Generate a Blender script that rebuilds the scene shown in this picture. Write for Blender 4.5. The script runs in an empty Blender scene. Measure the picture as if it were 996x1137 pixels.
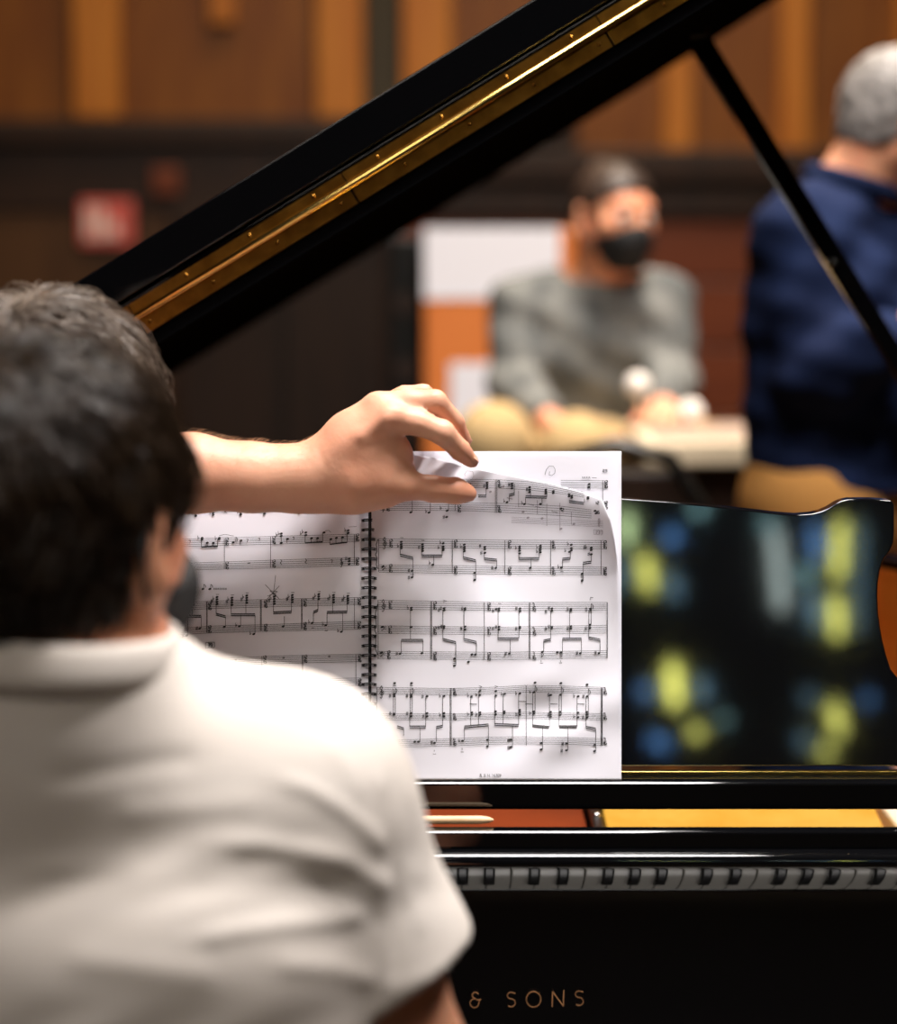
import bpy, bmesh, math, random
import numpy as np
from mathutils import Vector, Matrix
random.seed(4); rng=np.random.default_rng(4)
SC=bpy.context.scene; COL=SC.collection
# ---------------------------------------------------------------- camera
H=1.45; F=2394.0; CX=498.0; CY=568.5
TILT=math.atan((CY-300)/F); CT,ST=math.cos(TILT),math.sin(TILT)
CAM=np.array([0,0,H])
def pix(x,y,Y):
    "world point seen at photo pixel x,y, at distance Y into the hall (measured from the photograph)"
    a=(x-CX)/F; b=-(y-CY)/F
    d=np.array([a, CT+b*ST, -ST+b*CT]); return CAM+d*(Y/d[1])
def proj(P):
    P=np.asarray(P,float)-CAM
    dep=P[...,1]*CT-P[...,2]*ST; up=P[...,1]*ST+P[...,2]*CT
    return CX+F*P[...,0]/dep, CY-F*up/dep
cam=bpy.data.cameras.new('camera'); co=bpy.data.objects.new('camera',cam); COL.objects.link(co)
co.location=CAM; co.rotation_euler=(math.pi/2-TILT,0,0)
cam.sensor_fit='VERTICAL'; cam.sensor_height=36; cam.lens=36*F/1137; cam.clip_start=.05
cam.dof.use_dof=True; cam.dof.focus_distance=2.02; cam.dof.aperture_fstop=2.3; cam.dof.aperture_blades=0
SC.camera=co
vs=SC.view_settings; vs.view_transform='Standard'; vs.look='None'; vs.gamma=1; vs.use_curve_mapping=False; vs.exposure=0.0
# ---------------------------------------------------------------- materials
def lin(r,g,b):
    f=lambda c:(c/255/12.92 if c/255<=.04045 else ((c/255+.055)/1.055)**2.4)
    return (f(r),f(g),f(b),1)
def mat(name,col,rough=.5,metal=0,spec=.5,coat=0,noise=None,bump=None,sss=0,emit=None,aniso=0,sheen=0,trans=0,ior=1.5):
    m=bpy.data.materials.new(name); m.use_nodes=True; nt=m.node_tree; b=nt.nodes['Principled BSDF']
    b.inputs['Base Color'].default_value=col; b.inputs['Roughness'].default_value=rough; b.inputs['Metallic'].default_value=metal
    b.inputs['Specular IOR Level'].default_value=spec; b.inputs['Coat Weight'].default_value=coat; b.inputs['IOR'].default_value=ior
    b.inputs['Coat Roughness'].default_value=.03
    if sheen: b.inputs['Sheen Weight'].default_value=sheen
    if sss: b.inputs['Subsurface Weight'].default_value=sss; b.inputs['Subsurface Radius'].default_value=(.01,.004,.002); b.inputs['Subsurface Scale'].default_value=.6
    if emit: b.inputs['Emission Color'].default_value=emit[0]; b.inputs['Emission Strength'].default_value=emit[1]
    tc=nt.nodes.new('ShaderNodeTexCoord')
    if noise:
        c2,scale,stretch=noise
        mp=nt.nodes.new('ShaderNodeMapping'); mp.inputs['Scale'].default_value=stretch
        n=nt.nodes.new('ShaderNodeTexNoise'); n.inputs['Scale'].default_value=scale; n.inputs['Detail'].default_value=5
        r=nt.nodes.new('ShaderNodeValToRGB'); r.color_ramp.elements[0].color=col; r.color_ramp.elements[1].color=c2
        r.color_ramp.elements[0].position=.35; r.color_ramp.elements[1].position=.65
        L=nt.links.new; L(tc.outputs['Object'],mp.inputs[0]); L(mp.outputs[0],n.inputs[0]); L(n.outputs[0],r.inputs[0]); L(r.outputs[0],b.inputs['Base Color'])
    if bump:
        n=nt.nodes.new('ShaderNodeTexNoise'); n.inputs['Scale'].default_value=bump[0]; n.inputs['Detail'].default_value=3
        k=nt.nodes.new('ShaderNodeBump'); k.inputs['Strength'].default_value=bump[1]; k.inputs['Distance'].default_value=.002
        nt.links.new(tc.outputs['Object'],n.inputs[0]); nt.links.new(n.outputs[0],k.inputs['Height']); nt.links.new(k.outputs[0],b.inputs['Normal'])
    return m
M={}
M['lacquer']=mat('black piano lacquer',(.0025,.0025,.003,1),.04,0,.6,0,ior=1.55)
M['lidblack']=mat('black lid lacquer',(.003,.003,.0035,1),.5,0,.0,0)
M['satin']=mat('satin black',(.006,.006,.006,1),.3)
M['brass']=mat('brass',lin(196,150,62),.28,1,noise=(lin(150,105,40),60,(1,1,1)))
M['brassdark']=mat('aged brass leaf',lin(150,105,42),.34,1,noise=(lin(118,78,28),35,(1,1,1)))
M['brassbar']=mat('bright brass barrel',lin(232,196,112),.18,1)
M['gold']=mat('bronze painted iron plate',lin(246,192,84),.25,.5,noise=(lin(236,176,66),20,(1,1,1)))
M['rail']=mat('red brown mahogany',lin(118,46,14),.4,noise=(lin(98,36,10),9,(1,1,12)))
M['ivory']=mat('white key top',lin(176,172,164),.2)  # greyer than real white keys; shade on the keyboard is put into the colour
M['ebony']=mat('black key',(.006,.006,.006,1),.25)
M['spruce']=mat('spruce soundboard',lin(190,140,80),.4,noise=(lin(165,112,58),12,(20,1,1)))
M['steel']=mat('polished steel',(.7,.7,.72,1),.2,1)
M['goldleaf']=mat('gold lettering',lin(178,128,86),.45,.3)
def paper_mat():
    m=bpy.data.materials.new('white music paper'); m.use_nodes=True; nt=m.node_tree; b=nt.nodes['Principled BSDF']
    b.inputs['Base Color'].default_value=(.81,.80,.87,1); b.inputs['Roughness'].default_value=.75; b.inputs['Specular IOR Level'].default_value=.2
    t=nt.nodes.new('ShaderNodeBsdfTranslucent'); t.inputs[0].default_value=(.80,.76,.80,1)
    x=nt.nodes.new('ShaderNodeMixShader'); x.inputs[0].default_value=.18
    nt.links.new(b.outputs[0],x.inputs[1]); nt.links.new(t.outputs[0],x.inputs[2]); nt.links.new(x.outputs[0],nt.nodes['Material Output'].inputs[0])
    return m
M['paper']=paper_mat()
M['ink']=mat('black printing ink',(.012,.011,.014,1),.6)
M['faint']=mat('grey show-through print',(.34,.31,.35,1),.7)
M['pencil']=mat('pencil mark',(.10,.10,.11,1),.6)
M['coil']=mat('black plastic coated wire',(.006,.006,.007,1),.25)
def skin(name,c,c2): return mat(name,c,.48,0,.4,sss=.25,noise=(c2,14,(1,1,1)),bump=(260,.12))
M['skinA']=skin('warm skin',lin(208,148,116),lin(198,130,100))
M['armhair']=mat('fair arm hair',lin(214,170,130),.4)
M['skinB']=skin('fair skin',lin(218,164,136),lin(206,144,116))
M['skinC']=skin('pink skin',lin(228,164,128),lin(222,146,112))
M['nail']=mat('finger nail',lin(232,178,156),.25,0,.5)
M['tee']=mat('cream cotton jersey',lin(207,199,192),.9,0,.1,noise=(lin(201,192,184),6,(1,1,3)),bump=(700,.12))
M['hairA']=mat('dark brown hair',(.011,.006,.0032,1),.32,0,.42,noise=((.030,.017,.009,1),60,(1,1,1)))
M['hairB']=mat('ash brown hair',(.082,.058,.042,1),.38,0,.6,noise=((.15,.11,.084,1),50,(1,1,1)))
M['hairC']=mat('brown hair',lin(40,27,20),.55,noise=(lin(60,42,32),40,(1,1,1)))
M['hairD']=mat('grey hair',lin(98,92,88),.6,noise=(lin(148,142,138),45,(1,1,1)),bump=(120,.5))
M['mask']=mat('black cloth mask',(.004,.004,.005,1),.8)
M['beard']=mat('dark brown beard',(.022,.014,.010,1),.6,bump=(400,.6))
M['grey']=mat('mottled grey wool',lin(84,86,86),.95,0,.1,noise=(lin(126,126,122),13,(1,1,1)))
M['navy']=mat('navy blue cotton',lin(28,40,72),.85,0,.1,noise=(lin(22,31,58),5,(1,1,1)))
M['khaki']=mat('khaki cotton',lin(198,142,78),.9,0,.15)
M['khakip']=mat('pale khaki cotton',lin(184,156,112),.9,0,.15)
M['denim']=mat('dark trousers',lin(28,30,38),.9)
M['shoe']=mat('black leather',(.01,.01,.01,1),.4)
M['darktee']=mat('dark grey cotton',lin(40,40,44),.9)
M['eye']=mat('eye white',(.8,.78,.75,1),.2)
def wood(name,a,b,sc=3,st=(6,6,.6),rough=.45): return mat(name,lin(*a),rough,0,.4,noise=(lin(*b),sc,st))
M['panel']=wood('amber oak panel',(132,78,20),(112,60,13))
M['pilaster']=wood('golden oak pilaster',(196,124,44),(180,106,34))
M['walnut']=wood('dark walnut ledge',(50,29,16),(38,21,11))
M['mahog']=wood('red brown boards',(124,62,34),(104,48,25),3,(.6,6,6))
M['brown']=wood('brown lower boards',(84,54,28),(70,43,22))
M['dark']=wood('very dark stained wood',(42,26,18),(32,19,13))
M['slot']=mat('grey green acoustic cloth',lin(66,60,50),.9)
M['floor']=wood('parquet floor',(52,38,28),(42,30,22),4,(1,8,1),.35)
M['plaster']=mat('dark plaster',lin(24,22,22),.9,noise=(lin(20,18,18),2,(1,1,1)))
M['riser']=wood('black brown stage riser',(30,22,16),(24,17,12))
M['orange']=wood('orange varnished plywood',(222,130,66),(212,118,56),2,(1,1,.5))
M['sheet']=mat('plain white paper',(.86,.84,.90,1),.8)
M['cream']=mat('cream table top',lin(222,204,174),.5)
M['taupe']=mat('taupe table cloth',lin(160,138,122),.8)
M['red']=mat('red sign',lin(214,96,88),.5)
M['pinkw']=mat('white sign print',lin(246,214,206),.6)
M['veneer']=wood('golden rim veneer',(206,128,62),(188,108,48),5,(1,1,8),.35)
M['felt']=mat('white felt',(.85,.80,.74,1),.95)
M['birch']=wood('pale birch stick',(224,190,150),(210,172,130),20,(1,1,1))
# ---------------------------------------------------------------- object helpers
def tag(o,label=None,cat=None,group=None,kind=None):
    if label: o['label']=label
    if cat: o['category']=cat
    if group: o['group']=group
    if kind: o['kind']=kind
    return o
def empty(name,loc,label=None,cat=None,group=None):
    o=bpy.data.objects.new(name,None); COL.objects.link(o); o.location=loc; o.empty_display_size=.1
    return tag(o,label,cat,group)
bpy_parent_fix=[]
def mesh(name,V,Fc,m,parent=None,smooth=True,**k):
    me=bpy.data.meshes.new(name); V=np.asarray(V,float)
    me.from_pydata([tuple(v) for v in V.tolist()],[],[tuple(f) for f in (Fc.tolist() if hasattr(Fc,'tolist') else Fc)]); me.update()
    return link(name,me,m,parent,smooth,**k)
def link(name,me,m,parent=None,smooth=False,**k):
    o=bpy.data.objects.new(name,me); COL.objects.link(o)
    for mm in (m if isinstance(m,(list,tuple)) else [m]): me.materials.append(mm)
    if smooth: me.polygons.foreach_set('use_smooth',[True]*len(me.polygons))
    if parent:
        o.parent=parent; p=parent; off=Vector((0,0,0))
        while p: off+=p.location; p=p.parent
        o.location=-off            # meshes are modelled in world coordinates
    return tag(o,**k)
class MB:
    def __init__(s): s.bm=bmesh.new()
    def box(s,x0,x1,y0,y1,z0,z1,bev=0,seg=2):
        r=bmesh.ops.create_cube(s.bm,size=1)['verts']
        for v in r: v.co=Vector(((x0+x1)/2+v.co.x*(x1-x0),(y0+y1)/2+v.co.y*(y1-y0),(z0+z1)/2+v.co.z*(z1-z0)))
        if bev:
            es=list({e for v in r for e in v.link_edges}); bmesh.ops.bevel(s.bm,geom=es,offset=bev,segments=seg,affect='EDGES',profile=.5)
        return s
    def tube(s,pts,r,n=10,caps=True):
        pts=[Vector(p) for p in pts]; R=r if hasattr(r,'__len__') else [r]*len(pts); rings=[]
        t0=None; u=None
        for i,p in enumerate(pts):
            t=(pts[min(i+1,len(pts)-1)]-pts[max(i-1,0)]).normalized()
            if u is None: u=t.orthogonal().normalized()
            u=(u-t*u.dot(t)).normalized(); w=t.cross(u)
            rings.append([s.bm.verts.new(p+(u*math.cos(a)+w*math.sin(a))*R[i]) for a in [2*math.pi*j/n for j in range(n)]])
        for a,b in zip(rings,rings[1:]):
            for j in range(n): s.bm.faces.new((a[j],a[(j+1)%n],b[(j+1)%n],b[j]))
        if caps: s.bm.faces.new(rings[0][::-1]); s.bm.faces.new(rings[-1])
        return s
    def prism(s,poly,vec):
        vec=Vector(vec); a=[s.bm.verts.new(Vector(p)) for p in poly]; b=[s.bm.verts.new(Vector(p)+vec) for p in poly]
        s.bm.faces.new(a[::-1]); s.bm.faces.new(b); n=len(a)
        for i in range(n): s.bm.faces.new((a[i],a[(i+1)%n],b[(i+1)%n],b[i]))
        return s
    def ball(s,c,r,sub=3,sc=(1,1,1)):
        v=bmesh.ops.create_icosphere(s.bm,subdivisions=sub,radius=1)['verts']
        for q in v: q.co=Vector(c)+Vector((q.co.x*r*sc[0],q.co.y*r*sc[1],q.co.z*r*sc[2]))
        return s
    def lathe(s,c,prof,n=24):
        rings=[[s.bm.verts.new((c[0]+r*math.cos(2*math.pi*j/n),c[1]+r*math.sin(2*math.pi*j/n),c[2]+z)) for j in range(n)] for r,z in prof]
        for a,b in zip(rings,rings[1:]):
            for j in range(n): s.bm.faces.new((a[j],a[(j+1)%n],b[(j+1)%n],b[j]))
        s.bm.faces.new(rings[0][::-1]); s.bm.faces.new(rings[-1]); return s
    def out(s,name,m,parent=None,smooth=False,bevel=0,**k):
        bmesh.ops.recalc_face_normals(s.bm,faces=s.bm.faces); me=bpy.data.meshes.new(name); s.bm.to_mesh(me); s.bm.free()
        o=link(name,me,m,parent,smooth,**k)
        if bevel:
            b=o.modifiers.new('bevel','BEVEL'); b.width=bevel; b.segments=3; b.limit_method='ANGLE'; b.angle_limit=math.radians(35)
            if not smooth:
                me.polygons.foreach_set('use_smooth',[True]*len(me.polygons)); b.harden_normals=True
        return o
# ---------------------------------------------------------------- signed-distance modelling of figures
def smin(a,b,k):
    if k<=0: return np.minimum(a,b)
    h=np.clip(.5+.5*(b-a)/k,0,1); return b*(1-h)+a*h-k*h*(1-h)   # a where a is smaller
class Body:
    def __init__(s): s.p=[]; s.cut=[]
    def cone(s,a,b,ra,rb,k=.02,sub=False):
        a=np.array(a,float); b=np.array(b,float)
        def f(P):
            ba=b-a; t=np.clip(((P-a)@ba)/max(ba@ba,1e-9),0,1); return np.linalg.norm(P-a-t[...,None]*ba,axis=-1)-(ra+(rb-ra)*t)
        r=max(ra,rb)+k+.02; s.p.append((f,np.minimum(a,b)-r,np.maximum(a,b)+r,k,sub)); return s
    def ell(s,c,R,rad,k=.02,sub=False):
        c=np.array(c,float); rad=np.array(rad,float); R=np.eye(3) if R is None else np.array(R,float)
        def f(P):
            q=(P-c)@R; k0=np.linalg.norm(q/rad,axis=-1)+1e-9; k1=np.linalg.norm(q/rad**2,axis=-1)+1e-9; return k0*(k0-1)/k1
        r=rad.max()+k+.02; s.p.append((f,c-r,c+r,k,sub)); return s
    def chain(s,pts,rs,k=.02):
        for i in range(len(pts)-1): s.cone(pts[i],pts[i+1],rs[i],rs[i+1],k)
        return s
    def plane(s,p,n,soft=0): # keep side where (P-p).n<0
        p=np.array(p,float); n=np.array(n,float); n/=np.linalg.norm(n); s.cut.append((lambda P:(P-p)@n)); return s
    def add(s,o):
        s.p+=o.p; return s
    def grow(s,g):
        b=Body(); b.p=[((lambda P,f=f:f(P)-g),lo-g,hi+g,k,sub) for f,lo,hi,k,sub in s.p]; b.cut=list(s.cut); return b
    def mesh(s,h,extra=None,proj_it=0):
        lo=np.min([q[1] for q in s.p if not q[4]],axis=0)-h; hi=np.max([q[2] for q in s.p if not q[4]],axis=0)+h
        n=np.ceil((hi-lo)/h).astype(int)+1
        ax=[lo[i]+h*np.arange(n[i]) for i in range(3)]
        D=np.full(n,.05)
        for f,a,b,k,sub in s.p:
            i0=np.clip(np.floor((a-lo)/h).astype(int),0,n-1); i1=np.clip(np.ceil((b-lo)/h).astype(int)+1,1,n)
            if (i1<=i0).any(): continue
            G=np.stack(np.meshgrid(*[ax[i][i0[i]:i1[i]] for i in range(3)],indexing='ij'),-1)
            sl=tuple(slice(i0[i],i1[i]) for i in range(3)); v=f(G)
            D[sl]=(-smin(-D[sl],v,k)) if sub else smin(D[sl],v,k)
        if s.cut or extra:
            G=np.stack(np.meshgrid(*ax,indexing='ij'),-1)
            for c in s.cut: D=np.maximum(D,c(G))
            if extra: D=extra(G,D)
        return nets(D,lo,h)
def nets(D,lo,h):
    ins=D<0; n=D.shape
    c=np.zeros([n[0]-1,n[1]-1,n[2]-1],int); off=[(i,j,k) for i in (0,1) for j in (0,1) for k in (0,1)]
    def sub(A,o): return A[o[0]:n[0]-1+o[0],o[1]:n[1]-1+o[1],o[2]:n[2]-1+o[2]]
    for o in off: c+=sub(ins,o)
    act=(c>0)&(c<8); I=np.argwhere(act); idx=-np.ones(act.shape,int); idx[act]=np.arange(len(I))
    pos=np.zeros((len(I),3)); cnt=np.zeros(len(I))
    def at(o): return D[I[:,0]+o[0],I[:,1]+o[1],I[:,2]+o[2]]
    for a in off:
        for d in range(3):
            if a[d]: continue
            b=list(a); b[d]=1; va,vb=at(a),at(b); m=(va<0)!=(vb<0)
            t=np.where(m,va/np.where(m,va-vb,1),0); q=np.array(a,float)[None]+0*pos; q[:,d]+=t
            pos+=q*m[:,None]; cnt+=m
    V=lo+h*(I+pos/np.maximum(cnt,1)[:,None]); Q=[]
    for d in range(3):
        e=[1,1,1]; 
        a=[slice(1,-1)]*3; a[d]=slice(0,-1); b=[slice(1,-1)]*3; b[d]=slice(1,None)
        m=ins[tuple(a)]!=ins[tuple(b)]; J=np.argwhere(m); 
        base=J.copy(); 
        for q in range(3):
            if q!=d: base[:,q]+=1
        u,w=(d+1)%3,(d+2)%3
        def cell(du,dw):
            k=base.copy(); k[:,u]-=du; k[:,w]-=dw; return idx[k[:,0],k[:,1],k[:,2]]
        q=np.stack([cell(1,1),cell(0,1),cell(0,0),cell(1,0)],1)
        fl=~ins[tuple(a)][m]; q[fl]=q[fl][:,::-1]; Q.append(q)
    Q=np.concatenate(Q); Q=Q[(Q>=0).all(1)]
    # light smoothing
    nb=np.zeros_like(V); k=np.zeros(len(V))
    E=np.concatenate([Q[:,[0,1]],Q[:,[1,2]],Q[:,[2,3]],Q[:,[3,0]]])
    np.add.at(nb,E[:,0],V[E[:,1]]); np.add.at(k,E[:,0],1)
    V=V*.5+.5*nb/np.maximum(k,1)[:,None]
    return V,Q
def normals(V,Q):
    n=np.cross(V[Q[:,2]]-V[Q[:,0]],V[Q[:,3]]-V[Q[:,1]]); N=np.zeros_like(V)
    for j in range(4): np.add.at(N,Q[:,j],n)
    return N/(np.linalg.norm(N,axis=1,keepdims=True)+1e-12)
def frame(yaw,pitch=0,roll=0):
    "columns right, forward, up; yaw 0 looks along +Y, turns towards +X; pitch down positive"
    y,p,r=[math.radians(a) for a in (yaw,pitch,roll)]
    f=np.array([math.sin(y)*math.cos(p),math.cos(y)*math.cos(p),-math.sin(p)]); rt=np.array([math.cos(y),-math.sin(y),0]); u=np.cross(rt,f)
    rt2=rt*math.cos(r)-u*math.sin(r); u2=np.cross(rt2,f); return np.stack([rt2,f,u2],1)
class Head:
    def __init__(s,c,yaw,pitch=0,roll=0,sc=1): s.c=np.array(c,float); s.R=frame(yaw,pitch,roll); s.s=sc
    def w(s,x,y,z): return s.c+s.R@(np.array([x,y,z])*s.s)
    def loc(s,P): return ((P-s.c)@s.R)/s.s
    def skull(s,b,ears=True):
        k=s.s; E=lambda c,r,kk,sub=False:b.ell(s.w(*c),s.R,np.array(r)*k,kk,sub); C=lambda p,q,r1,r2,kk,sub=False:b.cone(s.w(*p),s.w(*q),r1*k,r2*k,kk,sub)
        E((0,-.008,.025),(.074,.094,.085),.02); E((0,.03,-.035),(.060,.060,.080),.03); E((0,.06,-.095),(.030,.028,.024),.02)
        for x in (-1,1):
            C((x*.052,.0,-.055),(x*.016,.062,-.100),.020,.017,.02); C((x*.050,.06,-.015),(x*.052,.045,-.03),.016,.016,.02)
        C((-.035,.080,.026),(.035,.080,.026),.012,.012,.015)
        for x in (-1,1): b.ell(s.w(x*.032,.098,.004),s.R,np.array((.017,.016,.011))*k,.008,True)
        C((0,.086,.008),(0,.110,-.028),.007,.011,.01)
        for x in (-1,1): E((x*.012,.101,-.034),(.008,.010,.007),.006)
        C((-.02,.089,-.062),(.02,.089,-.062),.006,.006,.006); C((-.017,.087,-.071),(.017,.087,-.071),.006,.006,.006)
        if ears:
            for x in (-1,1):
                R=s.R@np.array([[math.cos(.45*x),math.sin(.45*x),0],[-math.sin(.45*x),math.cos(.45*x),0],[0,0,1]])
                b.ell(s.w(x*.085,-.012,-.008),R,np.array((.008,.022,.034))*k,.008)
                b.ell(s.w(x*.079,-.002,-.036),R,np.array((.008,.011,.014))*k,.008)
                b.ell(s.w(x*.096,.002,-.004),R,np.array((.008,.010,.020))*k,.004,True)
        return b
    def hairline(s,q,low=-.085):
        "height above which hair grows, from how far forward the point is"
        return np.interp(q[...,1],[-.12,-.06,-.03,-.012,.0,.02,.035,.06,.085,.11],[low,low,low*.8,.005,.018,.018,.03,.05,.064,.070])
    def hair(s,th=.014,low=-.085,h=.005,tuft=.004,bump=None):
        b=Body(); k=s.s
        b.ell(s.w(0,-.010,.027),s.R,(np.array((.074,.096,.085))+th)*k,.02); b.ell(s.w(0,-.035,-.035),s.R,(np.array((.062,.058,.060))+th*.45)*k,.03)
        if bump:
            for c,r in bump: b.ell(s.w(*c),s.R,np.array(r)*k,.02)
        def ex(G,D):
            q=s.loc(G); cutv=(s.hairline(q,low)-q[...,2])*.8
            D=D+tuft*np.sin(q[...,0]*140+4*np.sin(q[...,2]*60))*np.sin(q[...,1]*110+q[...,2]*90)*.6
            return np.maximum(D,cutv*k)
        return b.mesh(h,ex)
    def mask(s,parent,h=.004,m='mask',bx=((0,.078,-.052),(.046,.042,.046))):
        b=Body(); s.skull(b,False); b=b.grow(.004*s.s); b.ell(s.w(*bx[0]),s.R,np.array(bx[1])*s.s,.02)
        def ex(G,D):
            q=s.loc(G); top=-.008-(np.abs(q[...,0])*.45); return np.maximum.reduce([D,(q[...,2]-top)*s.s,(.018+.3*np.abs(q[...,2]+.045)-q[...,1])*s.s, (-.118-q[...,2])*s.s])
        V,Q=b.mesh(h,ex); o=mesh('face_mask',V,Q,M[m],parent,label='black cloth face mask')
        for x in (-1,1):
            B=MB(); B.tube([s.w(x*.060,.035,-.03),s.w(x*.074,.012,-.012),s.w(x*.087,-.012,.018),s.w(x*.090,-.030,.0),s.w(x*.088,-.024,-.03),s.w(x*.078,-.004,-.050),s.w(x*.060,.030,-.075)],.0022,6); B.out('ear_loop',M[m],o,True)
        return o
    def eyes(s,parent):
        for x in (-1,1): MB().ball(s.w(x*.032,.077,.004),.0125*s.s,2).out('eye',M['eye'],parent,True)
def hand(b,W,d,n,side,curl=(25,35,25),spread=5,sc=1,thumb=None):
    "W wrist, d towards fingers, n back-of-hand normal, side = direction of the thumb side"
    W=np.array(W,float); d=np.array(d,float); d/=np.linalg.norm(d); n=np.array(n,float); n-=d*(n@d); n/=np.linalg.norm(n)
    t=np.cross(d,n); 
    if t@np.array(side)<0: t=-t
    k=.012*sc
    for o,r in ((.030,.013),(.010,.0145),(-.010,.014),(-.030,.012)):
        b.cone(W+t*o*.55*sc,W+d*.085*sc+t*o*sc,.0165*sc,r*sc,k)
    for i,(o,L) in enumerate(((.031,(.042,.026,.020)),(.0105,(.046,.030,.021)),(-.0105,(.042,.028,.020)),(-.031,(.034,.021,.018)))):
        p=W+d*(.088-.004*abs(i-1))*sc+t*o*sc; a=0; dd=d+t*math.tan(math.radians(spread*(1.5-i))); dd/=np.linalg.norm(dd); r=[.0092,.0085,.0078,.0066]
        for j in range(3):
            a+=math.radians(curl[j]); v=dd*math.cos(a)-n*math.sin(a); q=p+v*L[j]*sc; b.cone(p,q,r[j]*sc,r[j+1]*sc,.004); p=q
    p=W+d*.02*sc+t*.022*sc-n*.004; q=p+(d*.55+t*.75-n*.25)*.042*sc; e=q+(d*.9+t*.35-n*.3)*.032*sc; g=e+(d*.95+t*.1-n*.35)*.026*sc
    b.chain([p,q,e,g],[.014*sc,.0125*sc,.0105*sc,.008*sc],.008)
def tube_strands(paths,r0,r1,name,m,parent):
    "paths N x K x 3 -> one mesh of tapered three-sided strands"
    P=np.asarray(paths); N,K,_=P.shape; T=np.gradient(P,axis=1); T/=np.linalg.norm(T,axis=2,keepdims=True)+1e-9
    ref=rng.normal(size=(N,1,3)); U=np.cross(T,ref); U/=np.linalg.norm(U,axis=2,keepdims=True)+1e-9; Wv=np.cross(T,U)
    r=(r0+(r1-r0)*np.linspace(0,1,K))[None,:,None]
    if hasattr(r0,'shape'): pass
    R=[P+r*(U*math.cos(a)+Wv*math.sin(a)) for a in (0,2.094,4.189)]
    V=np.stack(R,2).reshape(-1,3); base=(np.arange(N)[:,None]*K+np.arange(K-1)[None,:])*3
    Q=[]
    for j in range(3):
        a=base+j; b_=base+(j+1)%3; Q.append(np.stack([a,b_,b_+3,a+3],-1).reshape(-1,4))
    return mesh(name,V,np.concatenate(Q),m,parent)
# ================================================================ THE HALL
YW=8.5
def wallrect(name,x0,x1,y0,y1,Y,th,m,**k):
    a=pix(x0,y1,Y); b=pix(x1,y0,Y); return MB().box(a[0],b[0],Y,Y+th,a[2],b[2]).out(name,m,**k)
def zat(y,Y): return pix(498,y,Y)[2]
zl=zat(133,YW); zl2=zat(232,YW)
MB().box(-7,7,-7.5,YW+.3,-.1,0).out('floor',M['floor'],kind='structure')
MB().box(-7,7,-7.5,YW+.3,7,7.2).out('ceiling',M['plaster'],kind='structure')
MB().box(-7.2,-7,-7.5,YW+.3,0,7).out('wall_left',M['panel'],kind='structure')
MB().box(7,7.2,-7.5,YW+.3,0,7).out('wall_right',M['panel'],kind='structure')
MB().box(-7,7,-7.7,-7.5,0,7).out('wall_back',M['plaster'],kind='structure')
wb=MB().box(-7,7,YW,YW+.2,zl,7).out('wall_front',M['panel'],kind='structure')
xs=lambda x,Y=YW:pix(x,100,Y)[0]
# ledges and lower boards of the front wall
MB().box(-7,xs(640),YW-.10,YW+.2,zl-.10,zl,.01).box(-7,xs(640),YW-.05,YW+.2,zl2,zl-.10).out('trim_1',M['walnut'],kind='structure')
zr=zat(168,YW); zr2=zat(240,YW)
MB().box(xs(640),7,YW-.02,YW+.2,zr,zl).out('trim_5',M['panel'],kind='structure')
MB().box(xs(640)-.6,7,YW-.13,YW+.2,zr-.12,zr,.01).box(xs(640)-.6,7,YW-.08,YW+.2,zr2,zr-.12).out('trim_2',M['walnut'],kind='structure')
MB().box(-7,xs(188),YW-.03,YW+.2,0,zl2).out('trim_3',M['brown'],kind='structure')
B=MB(); z=zr2; i=0
while z>0.0:
    z2=max(0,z-.26); B.box(xs(440),7,YW-.04,YW+.2,z2+.012,z,.006); z=z2
B.out('trim_4',M['mahog'],kind='structure')
for i,(x,w) in enumerate(((-60,40),(110,52),(378,52),(474,54),(752,32),(880,34),(1010,34),(1140,40))):
    a=xs(x-w/2); b=xs(x+w/2)
    MB().box(a,b,YW-.07,YW,(zl if x<640 else zr),7,.012).out('trim_%d'%(10+i),M['pilaster'],kind='structure')
MB().box(xs(235),xs(262),YW-.05,YW,zat(28,YW),7,.008).out('trim_20',M['pilaster'],kind='structure')
MB().box(xs(406),xs(446),YW-.015,YW,zl,7).out('trim_21',M['slot'],kind='structure')
# dark door set in the front wall
d=empty('door_1',(xs(310),YW,0),kind=None) if False else None
o=MB().box(xs(188),xs(440),YW-.02,YW+.1,0,zl2).out('door_1',M['dark'],kind='structure')
MB().box(xs(188),xs(200),YW-.07,YW-.02,0,zl2,.005).box(xs(428),xs(440),YW-.07,YW-.02,0,zl2,.005).box(xs(200),xs(428),YW-.07,YW-.02,zl2-.06,zl2,.005).out('door_frame',M['walnut'],o)
MB().box(xs(312),xs(316),YW-.03,YW-.02,0,zl2-.06).out('door_gap',M['satin'],o)
# small red sign
a=pix(90,272,YW-.06); b=pix(148,222,YW-.06)
s=MB().box(a[0],b[0],YW-.075,YW-.05,a[2],b[2],.004).out('wall_sign',M['red'],label='small square red sign with pale marks on the brown wall, left of the piano lid',cat='sign')
cx,cz=(a[0]+b[0])/2-.01,(a[2]+b[2])/2
B=MB()
for dx,w_,z0,z1 in ((-.055,.03,-.06,.06),(-.01,.03,-.06,.06),(.035,.04,-.055,-.0)): B.box(cx+dx-w_/2,cx+dx+w_/2,YW-.079,YW-.075,cz+z0,cz+z1)
B.out('sign_print',M['pinkw'],s)
a=pix(170,216,YW-.06); b=pix(200,186,YW-.06)
MB().box(a[0],b[0],YW-.085,YW-.05,a[2],b[2],.006).out('wall_box',M['mahog'],label='small brown box on the dark ledge above and right of the red sign',cat='wall box')
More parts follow.
